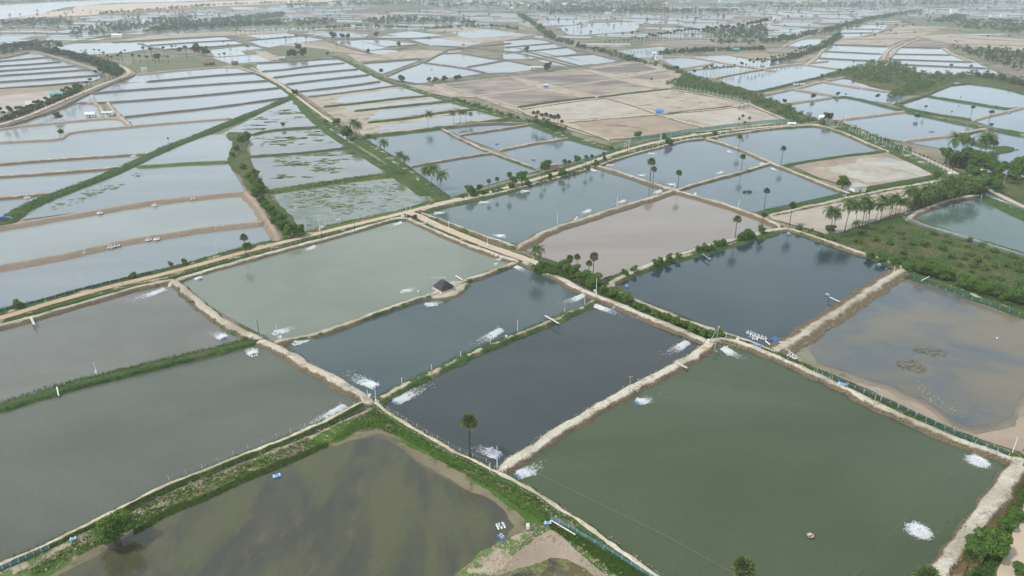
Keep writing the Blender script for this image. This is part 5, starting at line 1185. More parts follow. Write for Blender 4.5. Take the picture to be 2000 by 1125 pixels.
for i, (x, y) in enumerate(((53, 386), (213, 329), (261, 305))): park(x, y, .3, '%s idle aerator from the left by the diagonal grassy bank' % nth(i+1), 1, .3, 1.5)
for i, (x, y, z_) in enumerate(((843, 136, .1), (812, 128, .1), (862, 128, .1), (895, 133, .1), (1985, 292, .1), (1820, 257, .1), (1970, 221, .1), (1715, 227, .1))): park(x, y, .3*i, 'tiny idle aerator, %s of four from left on the triangular far pond' % nth((2, 1, 3, 4)[i]) if i < 4 else 'tiny idle aerator, %s of four from left on the far right ponds' % nth((4, 2, 3, 1)[i-4]), 0, z_, 1.6, 'tiny idle aerators on the triangular far pond' if i < 4 else 'tiny idle aerators on the far right ponds')

for o in (A0, A1):                                          # the patterns themselves are not in the scene
    for c in list(o.children)+[o]: bpy.data.objects.remove(c)
# ---- poles
def pole(x, y, top, label, kind='post', z=.9, r=.09, mat=None, lean=0):
    h = height(x, y, top, z); m = mat or C_offw; t = empty('utility_pole', at(x, y, z)); tag(t, label, 'pole')
    MB().tube([(0, 0, -.6), (lean*h, 0, h)], [r*1.2, r*.8], 8).build('post', m, t)
    if kind == 'arm':
        MB().box((lean*h, 0, h-.35), (1.3, .09, .09)).build('crossarm', C_steel, t)
        for s in (-1, 0, 1): MB().tube([(lean*h+s*.55, 0, h-.3), (lean*h+s*.55, 0, h-.12)], .05, 6).build('insulator', C_white, t)
    elif kind == 'box':
        MB().box((.0, -.22, 1.3), (.5, .3, .7)).build('switch_box', C_white, t)
    elif kind == 'cap':
        MB().box((lean*h, 0, h), (.35, .25, .12)).build('cap', C_steel, t)
    return t
for x, y, t, l, k in (
 (507, 657, 625, 'leaning dark wooden pole at the grassy bank crossing on the left', 'arm'), (543, 662, 632, 'thin pole at the bottom corner of the pale green pond', 'cap'), (735, 790, 755, 'tall white pole where four banks meet in the foreground', 'box'),
 (718, 772, 762, 'short white post left of the tall white pole', 'cap'), (785, 748, 737, 'first white post from the left between the two dark ponds', 'post'), (843, 722, 712, 'second white post from the left between the two dark ponds', 'post'), (900, 697, 686, 'third white post from the left between the two dark ponds', 'post'),
 (958, 671, 660, 'fourth white post from the left between the two dark ponds', 'post'), (1011, 647, 625, 'tall thin pole between the two dark ponds', 'post'), (1103, 609, 601, 'short post near the plank walk between the dark ponds', 'post'), (1142, 592, 582, 'post near the right end of the bank between the dark ponds', 'post'),
 (971, 912, 872, 'white pole in front of the burst at the bottom of the dark pond', 'cap'), (957, 920, 905, 'short white post at the bottom corner of the dark pond', 'post'), (1229, 772, 734, 'grey pole standing on the long pale bank of the green pond', 'arm'),
 (1706, 792, 760, 'thin grey pole on the bank between green pond and shallow pond', 'arm'), (1164, 577, 543, 'white pole behind the crossing at the top of the near dark pond', 'box'), (1042, 515, 496, 'white pole at the end of the tan track', 'cap'),
 (877, 453, 431, 'white pole beside the tan track', 'cap'), (952, 483, 462, 'second pole beside the tan track, with a white box', 'box'), (1089, 438, 416, 'left white pole on the near bank of the long blue pond', 'cap'), (1205, 405, 383, 'right white pole on the near bank of the long blue pond', 'cap'),
 (425, 499, 470, 'thin white pole in the pale strip pond near the road palm', 'cap'), (163, 562, 533, 'thin pole on the left by the pale strip pond', 'post'), (1961, 357, 329, 'concrete pole with lamp arm in the scrub at the upper right', 'arm'),
 (1228, 290, 272, 'white pole beside the small tank', 'cap'), (625, 452, 418, 'white transformer pole behind the orange road', 'box'), (655, 435, 409, 'thin white pole in front of the weedy pond', 'cap'), (636, 443, 432, 'short pole between the two transformer poles', 'arm'),
 (794, 424, 400, 'left pole of the pair at the road fork', 'cap'), (803, 422, 398, 'right pole of the pair at the road fork', 'cap'), (693, 452, 432, 'dark wooden pole by the road above the pale green pond', 'arm'), (628, 462, 450, 'short dark pole in the road verge', 'cap'),
 (190, 733, 708, 'thin leaning pole with white box on the left dividing bank', 'box'), (1317, 368, 355, 'pole at the crossing of the pale banks', 'box'), (1442, 405, 390, 'thin pole on the blue pond near the weed clump', 'post'),
 (537, 352, 348, 'thin pole at the left end of the bank between the weedy ponds', 'post'), (1978, 882, 850, 'white pole at the right edge by the corner of the green pond', 'cap'), (457, 505, 498, 'dark short post by the road palm', 'post'),
 (1652, 382, 370, 'thin pole leaning on the white house', 'post'), (1745, 534, 520, 'white post at the right corner of the navy pond', 'post'), (1332, 112, 100, 'thin pole on the bank of the far blue pond', 'post'), (1915, 392, 380, 'small white fountain like post in the teal pond', 'post'),
 (1651, 240, 224, 'thin pole in the far blue pond by the scrub', 'post'), (1680, 188, 172, 'thin far pole in the upper right ponds', 'post'), (105, 253, 240, 'thin pole between the left ponds', 'post')):
    pole(x, y, t, l, k, .2 if l.startswith(('thin white pole in the pale', 'small white fountain')) else .9, .1 if y > 350 else .16, C_dwood if ('wooden' in l or 'short dark' in l or 'dark short' in l) else (C_conc if 'grey' in l or 'concrete' in l else C_white))
# two poles leaning together
t = empty('strutted_pole', at(1396, 678, 1.1)); tag(t, 'tall pole with a leaning strut where the pale banks meet', 'pole')
hh = height(1396, 678, 639, 1.1); b = Vector(at(1384, 668, 1.1))-Vector(at(1396, 678, 1.1)); tt = Vector(at(1399, 678, 1.1))-Vector(at(1396, 678, 1.1)); tt.z = hh
MB().tube([(0, 0, -.5), tt], [.13, .09], 8).build('post', C_conc, t); MB().tube([b+Vector((0, 0, -.4)), tt], [.12, .08], 8).build('strut', C_offw, t); MB().box((tt.x, tt.y, tt.z+.1), (.3, .3, .3)).build('cap', C_white, t)
MB().box((b.x-.2, b.y-.3, .6), (.7, .5, 1.1)).build('switch_box', C_white, t)
t = empty('strutted_pole', at(1415, 665, 1.1)); tag(t, 'short T topped pole beside the tall strutted pole', 'pole'); MB().tube([(0, 0, -.5), (.45, 0, 2.6)], .09, 8).build('post', C_offw, t); MB().box((.45, 0, 2.6), (.9, .12, .12)).build('crossarm', C_offw, t)
t = empty('strutted_pole', at(1290, 280, .9)); tag(t, 'white A shaped pole beside the green net fence', 'pole'); hh = height(1290, 280, 261, .9)
MB().tube([(-.9, 0, -.4), (0, 0, hh)], .13, 6).build('leg', C_white, t); MB().tube([(1.1, 0, -.4), (0, 0, hh)], .13, 6).build('leg', C_white, t); MB().box((0, 0, hh*.5), (1.3, .1, .1)).build('crossbar', C_white, t)
# transformer frame
t = empty('transformer_frame', at(605, 452, .9)); tag(t, 'steel transformer frame with ladder bars behind the orange road', 'transformer'); hh = height(605, 452, 424, .9)
for s in (-1, 1): MB().tube([(s*.8, 0, -.4), (s*.8, 0, hh)], .09, 6).build('post', C_steel, t)
for k in range(5): MB().box((0, 0, hh*(.3+.17*k)), (2.3, .08, .08)).build('crossbar', C_dwood, t)
MB().box((0, -.1, hh*.45), (.9, .6, .9)).build('transformer', C_steel, t)
for x, y, l in ((661, 433, 'white cabinet behind the road in front of the weedy pond'), (629, 447, 'white cabinet at the foot of the transformer pole'), (787, 425, 'white cabinet at the road fork')):
    t = empty('cabinet', at(x, y, .9), .3); tag(t, l, 'cabinet'); MB().box((0, 0, .75), (1.6, .8, .9)).build('body', C_white, t); MB().box((0, 0, 1.25), (1.8, 1., .08)).build('lid', C_offw, t)
    for s in (-.6, .6): MB().box((s, 0, .1), (.1, .6, .5)).build('leg', C_steel, t)
# tractor like engine at the fork
t = empty('diesel_generator', at(811, 425, 1.)); tag(t, 'black generator standing on the road fork', 'generator'); MB().box((0, 0, .9), (1.7, 1., 1.)).build('body', C_black, t); MB().tube([(.6, 0, 1.3), (.6, 0, 2.2)], .07, 6).build('exhaust', C_steel, t)
for s in (-.55, .55):
    for q in (-.5, .5): MB().tube([(s, q-.08, .35), (s, q+.08, .35)], .35, 12).build('wheel', C_dwood, t)
t = empty('motorcycle', at(800, 424, 1.), .7); tag(t, 'motorcycle parked between the poles at the road fork', 'motorcycle')
for s in (-.65, .65): MB().tube([(s, -.05, .32), (s, .05, .32)], .32, 14).build('wheel', C_black, t)
MB().box((0, 0, .62), (.8, .22, .35), top=.8).build('body', C_red, t); MB().box((-.3, 0, .85), (.65, .24, .1)).build('seat', C_black, t); MB().tube([(.65, 0, .32), (.42, 0, 1.0), (.42, -.3, 1.05)], .03, 5).build('handlebar', C_steel, t)
# sacks and rubble on the track
for i, (x, y) in enumerate(((832, 434), (838, 436), (844, 439), (828, 437))):
    m = MB()
    for j in range(4): capsule(m, (.3*(j % 2), .5*(j-1.5), .15+.2*(j % 2)), 1.1, .24)
    tag(m.build('feed_sacks', C_offw, None, True, at(x, y, 1.1), .5*i), '%s heap of pale sacks from the left beside the tan track' % nth((2, 3, 4, 1)[i]), 'sacks', 'sack heaps beside the tan track')

# ---- fences
PST = MB().box((0, 0, .75), (.10, .09, 2.0)).me('post', C_offw)
PSTT = MB().box((0, 0, 1.2), (.14, .12, 3.)).me('post', C_white)
def fence(label, pts, n, h=1.6, net=None, z=.85, post=PST, wires=True, cat='fence', nb=0.):
    q = resample([at(x, y, z)[:2] for x, y in P(pts)], 3.); L = np.concatenate([[0], np.cumsum([hypot(b[0]-a[0], b[1]-a[1]) for a, b in zip(q, q[1:])])]); q = np.array(q)
    t = empty('net_fence' if net else 'post_fence', (q[0][0], q[0][1], z)); tag(t, label, cat)
    d = np.linspace(0, L[-1], n); X = np.interp(d, L, q[:, 0])-q[0][0]; Y = np.interp(d, L, q[:, 1])-q[0][1]; rr = random.Random(len(label))
    for i in range(n):
        p = link('post', post, t, (X[i], Y[i], 0), rr.uniform(-.2, .2), (1, 1, h/1.75)); p.rotation_euler = (rr.uniform(-.05, .05), rr.uniform(-.05, .05), rr.uniform(-.3, .3))
    if net:
        k = len(q); V = np.zeros((k*2, 3)); V[0::2, :2] = q-q[0]; V[1::2, :2] = q-q[0]; w_ = wobble(k, .1, RNG(), 2); V[0::2, 2] = nb; V[1::2, 2] = h+w_; V[0::2, 0] += w_
        i = np.arange(k-1)*2; link('net', mesh_np('net', V, np.stack([i, i+2, i+3, i+1], 1), net), t)
    elif wires:
        m = MB()
        for zz in (.5, .9): m.tube([(X[i], Y[i], h*zz-.04*(i % 2)) for i in range(n)], .008, 3)
        m.build('wire', C_steel, t)
    return t
fence('row of pale concrete posts along the grassy strip right of the green pond', '1484,684 1517,697 1549,711 1585,727 1622,741 1659,757 1698,773 1740,791 1780,808 1830,830 1880,852 1940,878', 15, 1.5, z=.9)
fence('row of white posts between the orange road and the pale green pond', '337,540 378,529 433,514 500,497 553,484 606,468 651,456 710,440 749,430 770,425', 24, 1.5, z=.9)
fence('row of pale posts between the dirt road and the long blue pond', '853,407 895,397 950,386 1016,369 1070,354 1120,341 1165,327 1200,313 1240,300', 34, 1.5, z=.9)
fence('row of white posts beside the dirt road above the square blue pond', '1240,299 1300,282 1340,272 1380,266 1450,254 1530,247 1590,245', 28, 1.8, z=.9, post=PSTT)
fence('white concrete post fence down the far side of the upper right blue pond', '1612,242 1660,256 1700,274 1745,292 1800,312 1850,338 1868,350', 36, 2.6, NET_grey, z=.9, post=PSTT)
fence('teal net fence along the near edge of the bare sandy fields', '1232,276 1290,268 1340,260 1400,252 1440,247 1500,241 1548,238', 30, 2.8, NET_teal, z=.6)
fence('teal net strung between the dirt road and the small blue ponds', '1128,322 1160,310 1190,299 1212,291', 10, 1.6, NET_teal, z=.8)
fence('pale net fence round the far side of the bare sandy fields', '1310,171 1360,180 1420,192 1462,203 1466,210 1440,214', 26, 3., NET_grey, z=.3, post=PSTT)
fence('grey net fence along the top of the bare brown fields', '865,163 930,156 1000,149 1070,141 1135,133 1200,123 1258,115 1300,128 1345,148', 46, 2.4, NET_grey, z=.3)
fence('post fence running down beside the bare brown fields', '800,168 860,184 920,203 980,222 1030,235', 26, 2.4, NET_grey, z=.8)
fence('low blue net along the bottom edge of the green pond', '1076,1012 1120,1035 1180,1070 1240,1108 1310,1150', 14, .8, NET_blue, z=.5)
fence('dark blue net at the bottom left corner', '-10,1118 40,1097 96,1072', 8, .9, NET_blue, z=.4)
fence('dark green net along the edge of the shallow pond mud', '1590,727 1650,752 1720,780 1790,812 1850,842 1910,868 1970,892', 22, 1.1, NET_dk, z=.8, nb=.1)
fence('blue green net along the scrubland edge of the teal pond', '1764,425 1800,440 1870,462 1960,488 2010,503', 16, .9, NET_blue, z=1.0)
fence('teal net on the upper right edge of the teal pond', '1925,382 1960,393 2010,415', 12, 1.2, NET_blue, z=1.0)
fence('teal net along the grassy bank between blue pond and sandy field', '1490,412 1560,398 1620,386 1650,379', 16, .9, NET_teal, z=.8)
fence('thin posts along the grass edge of the large grey green pond', '330,937 400,912 470,884 540,855 600,832 660,806 715,782', 15, 1.2, z=.9)
fence('thin posts along the pale bank above the brown shallow pond', '740,790 790,820 850,855 905,885 950,902', 11, 1.1, z=.9)
fence('grey net fence on the verge of the navy pond corner', '1770,540 1830,562 1900,585 1990,615', 14, 1., NET_dk, z=.8)
fence('dark net on the field side of the orange road at left', '-10,612 60,594 120,578 200,556 300,532', 18, .9, NET_dk, z=.8)

# ---- plank walks and pipes
def walk(x, y, x2, y2, label, mat=C_wood, legs=True, h=1.5, name='plank_walk', cat='walkway', pipe=False, h2=None):
    a, b = Vector(at(x, y, h)), Vector(at(x2, y2, h if h2 is None else h2)); t = empty(name, (a.x, a.y, 0)); tag(t, label, cat); d = b-a; L = d.length; an = atan2(d.y, d.x)
    o = Vector((a.x, a.y, 0))
    if pipe: MB().tube([a-o, b-o], .16, 8).build('pipe', mat, t); MB().tube([b-o-d.normalized()*.12, b-o+d.normalized()*.02], .21, 8).build('collar', C_dwood, t); return t
    m = MB()
    for s in (-.18, .18):
        k = Vector((-sin(an), cos(an), 0))*s; m.box(((a+b)/2-o+k), (L, .3, .07), an)
    m.build('plank', mat, t)
    for p in ((b,) if not legs == 2 else (a, b)):
        for s in (-.3, .3):
            k = p-o+Vector((-sin(an), cos(an), 0))*s; MB().tube([(k.x, k.y, -.3), (k.x, k.y, h+.25)], .06, 5).build('leg', C_dwood, t)
    return t
walk(1064, 616, 1092, 632, 'white plank walk crossing the bank between the two dark ponds', C_offw, 2, 1.9)
walk(1322, 708, 1342, 719, 'short plank walk off the pale bank into the green pond', C_offw)
walk(1371, 495, 1386, 506, 'wooden plank walk off the hedge bank into the navy pond', C_wood)
walk(1640, 589, 1620, 580, 'plank walk off the sandy bank into the navy pond', C_offw)
walk(60, 620, 67, 634, 'short plank walk into the grey brown pond', C_offw)
walk(362, 574, 376, 588, 'stick walk at the top of the right bank of the grey brown pond', C_wood)
walk(1395, 683, 1402, 688, 'tiny plank walk below the strutted pole', C_wood)
walk(1128, 423, 1122, 430, 'short jetty by the grassy patch of the long blue pond', C_offw)
walk(210, 1030, 226, 1053, 'rickety wooden stair down to the water beneath the round tree', C_wood, 2, 1.3)
walk(111, 756, 115, 774, 'white pipe pouring from the green bank into the grey green pond', C_white, name='outlet_pipe', cat='pipe', pipe=True, h2=.4)
walk(890, 538, 904, 547, 'white pipe sticking out beyond the island hut', C_white, name='outlet_pipe', cat='pipe', pipe=True)
walk(1495, 666, 1505, 674, 'white pipe reaching into the navy pond beside the blue raft', C_white, name='outlet_pipe', cat='pipe', pipe=True)
walk(1800, 548, 1815, 540, 'bent white pipe over the corner bank of the shallow pond', C_white, name='outlet_pipe', cat='pipe', pipe=True)
walk(1645, 380, 1663, 393, 'thin pipe laid across the bare field near the white house', C_offw, name='outlet_pipe', cat='pipe', pipe=True, h=.8)
walk(1076, 1016, 1125, 1045, 'thin pale pipe lying in the grass by the blue net', C_offw, name='outlet_pipe', cat='pipe', pipe=True, h=.7)
# posts and nets for the gantries on the bare field
for x, y, t_, l in ((1645, 392, 380, 'wooden post frame on the bare field beside the white house'), (1746, 374, 364, 'wooden post frame at the grassy edge of the bare field')):
    r = empty('timber_gantry', at(x, y, .3)); tag(r, l, 'gantry'); hh = height(x, y, t_, .3)
    for s in (-.7, .7): MB().tube([(s, 0, -.2), (s*.8, 0, hh)], .09, 6).build('post', C_wood, r)
    MB().box((0, 0, hh), (2., .15, .15)).build('crossbar', C_wood, r)

# ---- rafts, boat, boxes
def raft(x, y, L, Wd, rz, mat, label, z=.1, two=True):
    t = empty('raft', at(x, y, z), rz); tag(t, label, 'raft')
    for s in ((-1, 1) if two else (0,)):
        m = MB(); capsule(m, (0, s*Wd*.28, .1), L, Wd*.27); m.build('float', mat, t, True)
    m = MB()
    for k in (-.3, .3): m.box((k*L, 0, .32), (.14, Wd, .06))
    m.build('deck', mat if mat is not C_lblue else C_white, t)
raft(541, 930, 2.1, 1.1, .5, C_lblue, 'light blue raft floating near the top left shore of the brown pond', .3)
raft(1514, 663, 2.6, 1.9, .6, C_blue, 'bright blue raft moored at the end of the sandy bank', .1)
raft(1523, 685, 2.4, 1.8, -.6, C_lblue, 'light blue raft lying on the mud inside the bank corner', .5)
raft(1478, 676, 3.2, 1.2, -.3, C_blue, 'long blue raft against the grassy strip below the navy pond', .8)
raft(1527, 670, 1.6, 1.3, .3, C_lblue, 'small blue float pile on the slope of the sandy bank', 1.0)
raft(1645, 750, 2.6, 1.1, -.4, C_lblue, 'light blue float pile in the grass between the fence posts', 1.0)
raft(143, 1053, 1.4, .8, .4, C_lblue, 'pale blue float lying in the grass at bottom left', .6)
raft(1070, 1022, 1.8, .8, .1, C_lblue, 'pale blue float and hose on the bank at bottom centre', .6)
t = empty('work_platform', at(1382, 685, .15), .5); tag(t, 'white flat foam platform floating below the yellow tarp spot', 'platform'); MB().box((0, 0, .12), (1.7, 1.2, .28), top=.96).build('slab', C_white, t); MB().box((0, 0, .28), (1.5, .12, .04)).build('strap', C_steel, t)
m = MB(); m.add([(-1, -.5, 0), (.1, -.7, .02), (.9, -.2, 0), (.7, .5, .03), (-.3, .6, .01), (-.9, .3, .02)], [(0, 1, 2, 3, 4, 5)]); tag(m.build('tarp', C_yel, None, False, at(1384, 677, 1.3)), 'small yellow tarp on the pale bank crossing', 'tarp')
# coracle
t = empty('coracle', at(1582, 1048, 0.), .4); tag(t, 'round basket boat alone on the large green pond', 'boat')
vs = []; fs = []; pr = [(.05, .0), (.45, .02), (.72, .18), (.82, .42), (.76, .42), (.66, .2), (.4, .1), (.04, .09)]; n_ = 20
for r_, z_ in pr:
    for j in range(n_): vs.append((r_*cos(2*pi*j/n_), r_*sin(2*pi*j/n_), z_))
for i in range(len(pr)-1):
    for j in range(n_): fs.append((i*n_+j, i*n_+(j+1) % n_, (i+1)*n_+(j+1) % n_, (i+1)*n_+j))
C_bask = plain('basket', (.40, .33, .23), .9, .1, .3, 9); MB().add(vs, fs).build('hull', C_bask, t)
MB().tube([(.79*cos(2*pi*j/16), .79*sin(2*pi*j/16), .44) for j in range(17)], .045, 6).build('rim', C_wood, t); MB().box((0, 0, .3), (1.3, .26, .05)).build('seat', C_wood, t); MB().box((.15, .3, .22), (.45, .4, .25)).build('feed_bag', C_offw, t)
for x, y, s, l in ((1031, 1030, .7, 'white sack on the grassy bank by the blue net'), (256, 1005, .45, 'small white sack right of the round tree'), (1047, 516, .8, 'white bench like slab near the end of the tan track'), (1162, 569, .6, 'white feed box at the bank crossing of the dark ponds'),
                   (1440, 664, .6, 'white box on the bank right of the strutted poles'), (969, 518, .8, 'white feed box on the bank right of the hut'), (548, 660, .7, 'white motor box at the end of the hut bank'), (722, 774, .6, 'white motor box where the four banks meet'), (989, 658, .5, 'white block left on the bank between the dark ponds'),
                   (988, 658+0, .0, ''), (1358, 380, .9, 'round white drum on the bank by the crossing'), (1316, 371, .8, 'white boxes at the pale bank crossing'), (970, 500, .6, 'white box at the right corner of the pale green pond'), (489, 660, .7, 'white box on the grass at the left bank crossing'), (817, 570, .5, 'small white box on the hut bank'),
                   (1947, 661, .4, 'tiny white float on the shallow pond')):
    if not s: continue
    t = empty('feed_box', at(x, y, .1 if 'float' in l else 1.1), x*.7 % 3); tag(t, l, 'box'); MB().box((0, 0, s*.45), (s*1.5, s, s*.9), top=.93).build('body', C_white, t); MB().box((0, 0, s*.95), (s*1.55, s*1.05, s*.1)).build('lid', C_offw, t)
for pts, l in (('1050,925 1310,1052 1450,1130', 'pale rope stretched low across the left of the green pond'), ('1905,880 1780,1000 1660,1135', 'pale rope stretched across the right of the green pond'), ('985,985 925,1012 720,1130', 'pale rope across the brown shallow pond')):
    q = resample([at(x, y, .0)[:2] for x, y in P(pts)], 3); tag(MB().tube([(a, b, .32 if 'brown' in l else .14) for a, b in q], .022, 4).build('rope', C_rope), l, 'rope')
# weed clump in the blue pond
t = mesh_np('weed_clump', leaves(np.random.default_rng(5), 260, [(0, 0, .3, 2.6, 1.4, .9), (1.6, .2, .2, 1.2, 1., .7)], .3), quads(np.zeros((1040, 3))), L_far); tag(link('weed_clump', t, None, at(1459, 376, 0)), 'dark clump of plants standing in the blue pond', 'plant')

# ---- buildings
def rect_from(a, c, b):
    """front corner c with wall ends a and b -> centre, sizes, rotation"""
    a, b, c = Vector(a), Vector(b), Vector(c); u = (a-c); v = (b-c); u.z = v.z = 0
    rz = atan2(u.y, u.x); v2 = Vector((-sin(rz), cos(rz), 0)); s = 1 if v.dot(v2) > 0 else -1; d = abs(v.dot(v2)); cen = c+u/2+v2*s*d/2
    return cen, u.length, d, rz
def gable(t, L, D, h, rh, wall, roof, ov=.4, door=True, win=2):
    MB().box((0, 0, h/2), (L, D, h)).add([(-L/2, -D/2, h), (-L/2, D/2, h), (-L/2, 0, h+rh), (L/2, -D/2, h), (L/2, D/2, h), (L/2, 0, h+rh)], [(0, 2, 1), (3, 4, 5)]).build('wall', wall, t)
    a, b = L/2+ov, D/2+ov; e = h-ov*rh/(D/2); m = MB()
    for s in (-1, 1):
        m.add([(-a, s*b, e), (a, s*b, e), (a, 0, h+rh+.02), (-a, 0, h+rh+.02), (-a, s*b, e+.12), (a, s*b, e+.12), (a, 0, h+rh+.14), (-a, 0, h+rh+.14)], [(0, 1, 2, 3), (7, 6, 5, 4), (0, 4, 5, 1), (0, 3, 7, 4), (1, 5, 6, 2)])
    m.build('roof', roof, t)
    if door: MB().box((0, -D/2-.03, 1.0), (.95, .06, 2.0)).build('door', C_dwood, t)
    for k in range(win):
        x = L*(-.3 if k == 0 else .3); w_ = MB().box((x, -D/2-.03, 1.5), (1., .06, .9)).build('window', C_offw, t); MB().box((x, -D/2-.07, 1.5), (.8, .04, .7)).build('pane', C_pane, w_)
def flat(t, L, D, h, wall, win=3, par=.5):
    MB().box((0, 0, h/2), (L, D, h)).build('wall', wall, t); MB().box((0, 0, h+.06), (L+.5, D+.5, .14)).build('roof', C_grey, t)
    m = MB()
    for s in (-1, 1): m.box((0, s*(D/2+.1), h+.13+par/2), (L+.5, .15, par)); m.box((s*(L/2+.1), 0, h+.13+par/2), (.15, D-.1, par))
    m.build('parapet', wall, t); MB().box((L*.1, -D/2-.03, 1.05), (1., .06, 2.1)).build('door', C_dwood, t)
    for k in range(win):
        x = L*(-.38+.76*k/max(1, win-1)); 
        if abs(x-L*.1) < 1.1: continue
        w_ = MB().box((x, -D/2-.03, h*.55), (1.1, .06, 1.)).build('window', C_offw, t); MB().box((x, -D/2-.07, h*.55), (.9, .04, .8)).build('pane', C_pane, w_)
# white house at the end of the bare field
c, L, D, rz = rect_from(at(1648, 369, .4), at(1668, 377, .4), at(1683, 372, .4))
t = empty('white_house', (c.x, c.y, .3), rz+pi); tag(t, 'white walled flat roofed house beside the bare field', 'house')
MB().box((0, 0, 1.5), (L, D, 3.)).build('wall', C_white, t); MB().box((0, 0, 3.08), (L+.7, D+.7, .16)).build('roof', C_grey, t)
m = MB()
for s in (-1, 1): m.box((0, s*(D/2+.25), 3.36), (L+.7, .14, .4)); m.box((s*(L/2+.25), 0, 3.36), (.14, D+.3, .4))
m.build('parapet', C_offw, t)
for s in (-1, 1): MB().box((s*L*.25, D/2+.03, 1.9), (.8, .06, .5)).build('window', C_grey, t)
MB().box((L/2+.03, 0, 1.), (.06, .9, 2.)).build('door', C_dwood, t)
# thatched hut on its island
bank('838,570 850,574 866,573 884,566 896,554 905,546', M_sandg, w=7.5, h=1.02, run=1.4)
c, L, D, rz = rect_from(at(844, 563, 1.2), at(862, 573, 1.2), at(885, 562, 1.2))
t = empty('island_hut', (c.x, c.y, 1.0), rz); tag(t, 'black roofed hut on a small island bulge of the bank between two ponds', 'hut')
MB().box((0, 0, .15), (L, D, .45)).build('plinth', C_offw, t); MB().box((0, 0, 1.1), (L*.78, D*.78, 1.5)).build('wall', C_tile, t)
a, b, z0, z1 = L*.47, D*.47, 1.35, 4.0; rr = random.Random(4); m = MB(); nseg = 8
def rp(u, v):
    zz = z1-(z1-z0)*max(abs(u)*1.0 if abs(u) > .25 else 0, abs(v)); return (u*a, v*b, zz+rr.uniform(-.07, .07))
g = {}
for i in range(13):
    for j in range(13):
        u, v = -1+i/6, -1+j/6; k = max(0, (abs(u)-.28)/.72); g[i, j] = (u*a, v*b, z1-(z1-z0)*max(k, abs(v))**1.05+rr.uniform(-.10, .10))
keys = list(g); idx = {k: n for n, k in enumerate(keys)}
m.add([g[k] for k in keys], [(idx[i, j], idx[i+1, j], idx[i+1, j+1], idx[i, j+1]) for i in range(12) for j in range(12)])
m.build('thatched_roof', C_black, t)
m = MB()
for k in range(7): m.box((a*1.02, -b*.75+k*b*.25, .75), (.05, .05, .9))
for zz in (.5, .85, 1.15): m.box((a*1.02, 0, zz), (.05, b*1.6, .05))
m.build('lattice', C_wood, t)
for sx_ in (-1, 1):
    for sy_ in (-1, 1): MB().tube([(sx_*a*.92, sy_*b*.92, .3), (sx_*a*.92, sy_*b*.92, 1.5)], .07, 6).build('post', C_wood, t)
t = empty('lamp_arm', at(841, 565, 1.)); tag(t, 'tall thin lamp pole with long arm left of the island hut', 'pole'); hh = height(841, 565, 541, 1.); MB().tube([(0, 0, -.3), (0, 0, hh)], .06, 6).build('post', C_steel, t); MB().box((3.1, 0, hh-.1), (6.2, .07, .07)).build('arm', C_white, t)
t = empty('water_drum', at(881, 557, 1.)); tag(t, 'white drum behind the island hut', 'drum'); MB().tube([(0, 0, 0), (0, 0, 1.1)], .38, 12).build('body', C_white, t); MB().tube([(0, 0, 1.1), (0, 0, 1.18)], .3, 12).build('lid', C_offw, t)
# blue tarp shelter
t = empty('tarp_shelter', at(1288, 221, .8)); tag(t, 'blue tarp shelter on posts in the middle of the bare fields', 'shelter')
for sx_ in (-2.6, 2.6):
    for sy_ in (-1.6, 1.6): MB().tube([(sx_, sy_, -.8), (sx_, sy_, 2.2)], .1, 6).build('post', C_dwood, t)
MB().add([(-3.4, -2.2, 1.6), (3.4, -2.2, 1.7), (3.2, 0, 3.2), (-3.2, 0, 3.1), (3.4, 2.2, 1.7), (-3.4, 2.2, 1.6), (-3.4, -2.2, .4), (1.2, -2.2, .5)], [(0, 1, 2, 3), (3, 2, 4, 5), (6, 7, 1, 0), (0, 3, 5)]).build('tarpaulin', C_tarp, t)
t = empty('field_hut', at(1066, 170, .3)); tag(t, 'small blue grey hut in the bare brown fields', 'hut'); gable(t, 5, 4, 2.2, 1.2, C_lblue, C_silver, win=1)
# sack wall and tank by the road
t = empty('brick_stack', at(1080, 331, .8), .5); tag(t, 'pale yellow stack wall beside the dirt road trees', 'wall')
for k in range(3): MB().box((0, .02*k, .5+1.05*k), (8.5-.8*k, 1.6-.1*k, 1.0)).build('course', C_mud, t)
t = empty('tank_stand', at(1221, 292, .8)); tag(t, 'small cream tank on a stand beside the white pole', 'tank'); MB().box((0, 0, 3.2), (2., 1.6, 1.5)).build('tank', C_mud, t)
for sx_ in (-.8, .8):
    for sy_ in (-.6, .6): MB().tube([(sx_, sy_, -.2), (sx_, sy_, 2.5)], .09, 6).build('leg', C_conc, t)
MB().box((0, 0, 2.4), (2.2, 1.8, .15)).build('platform', C_conc, t)
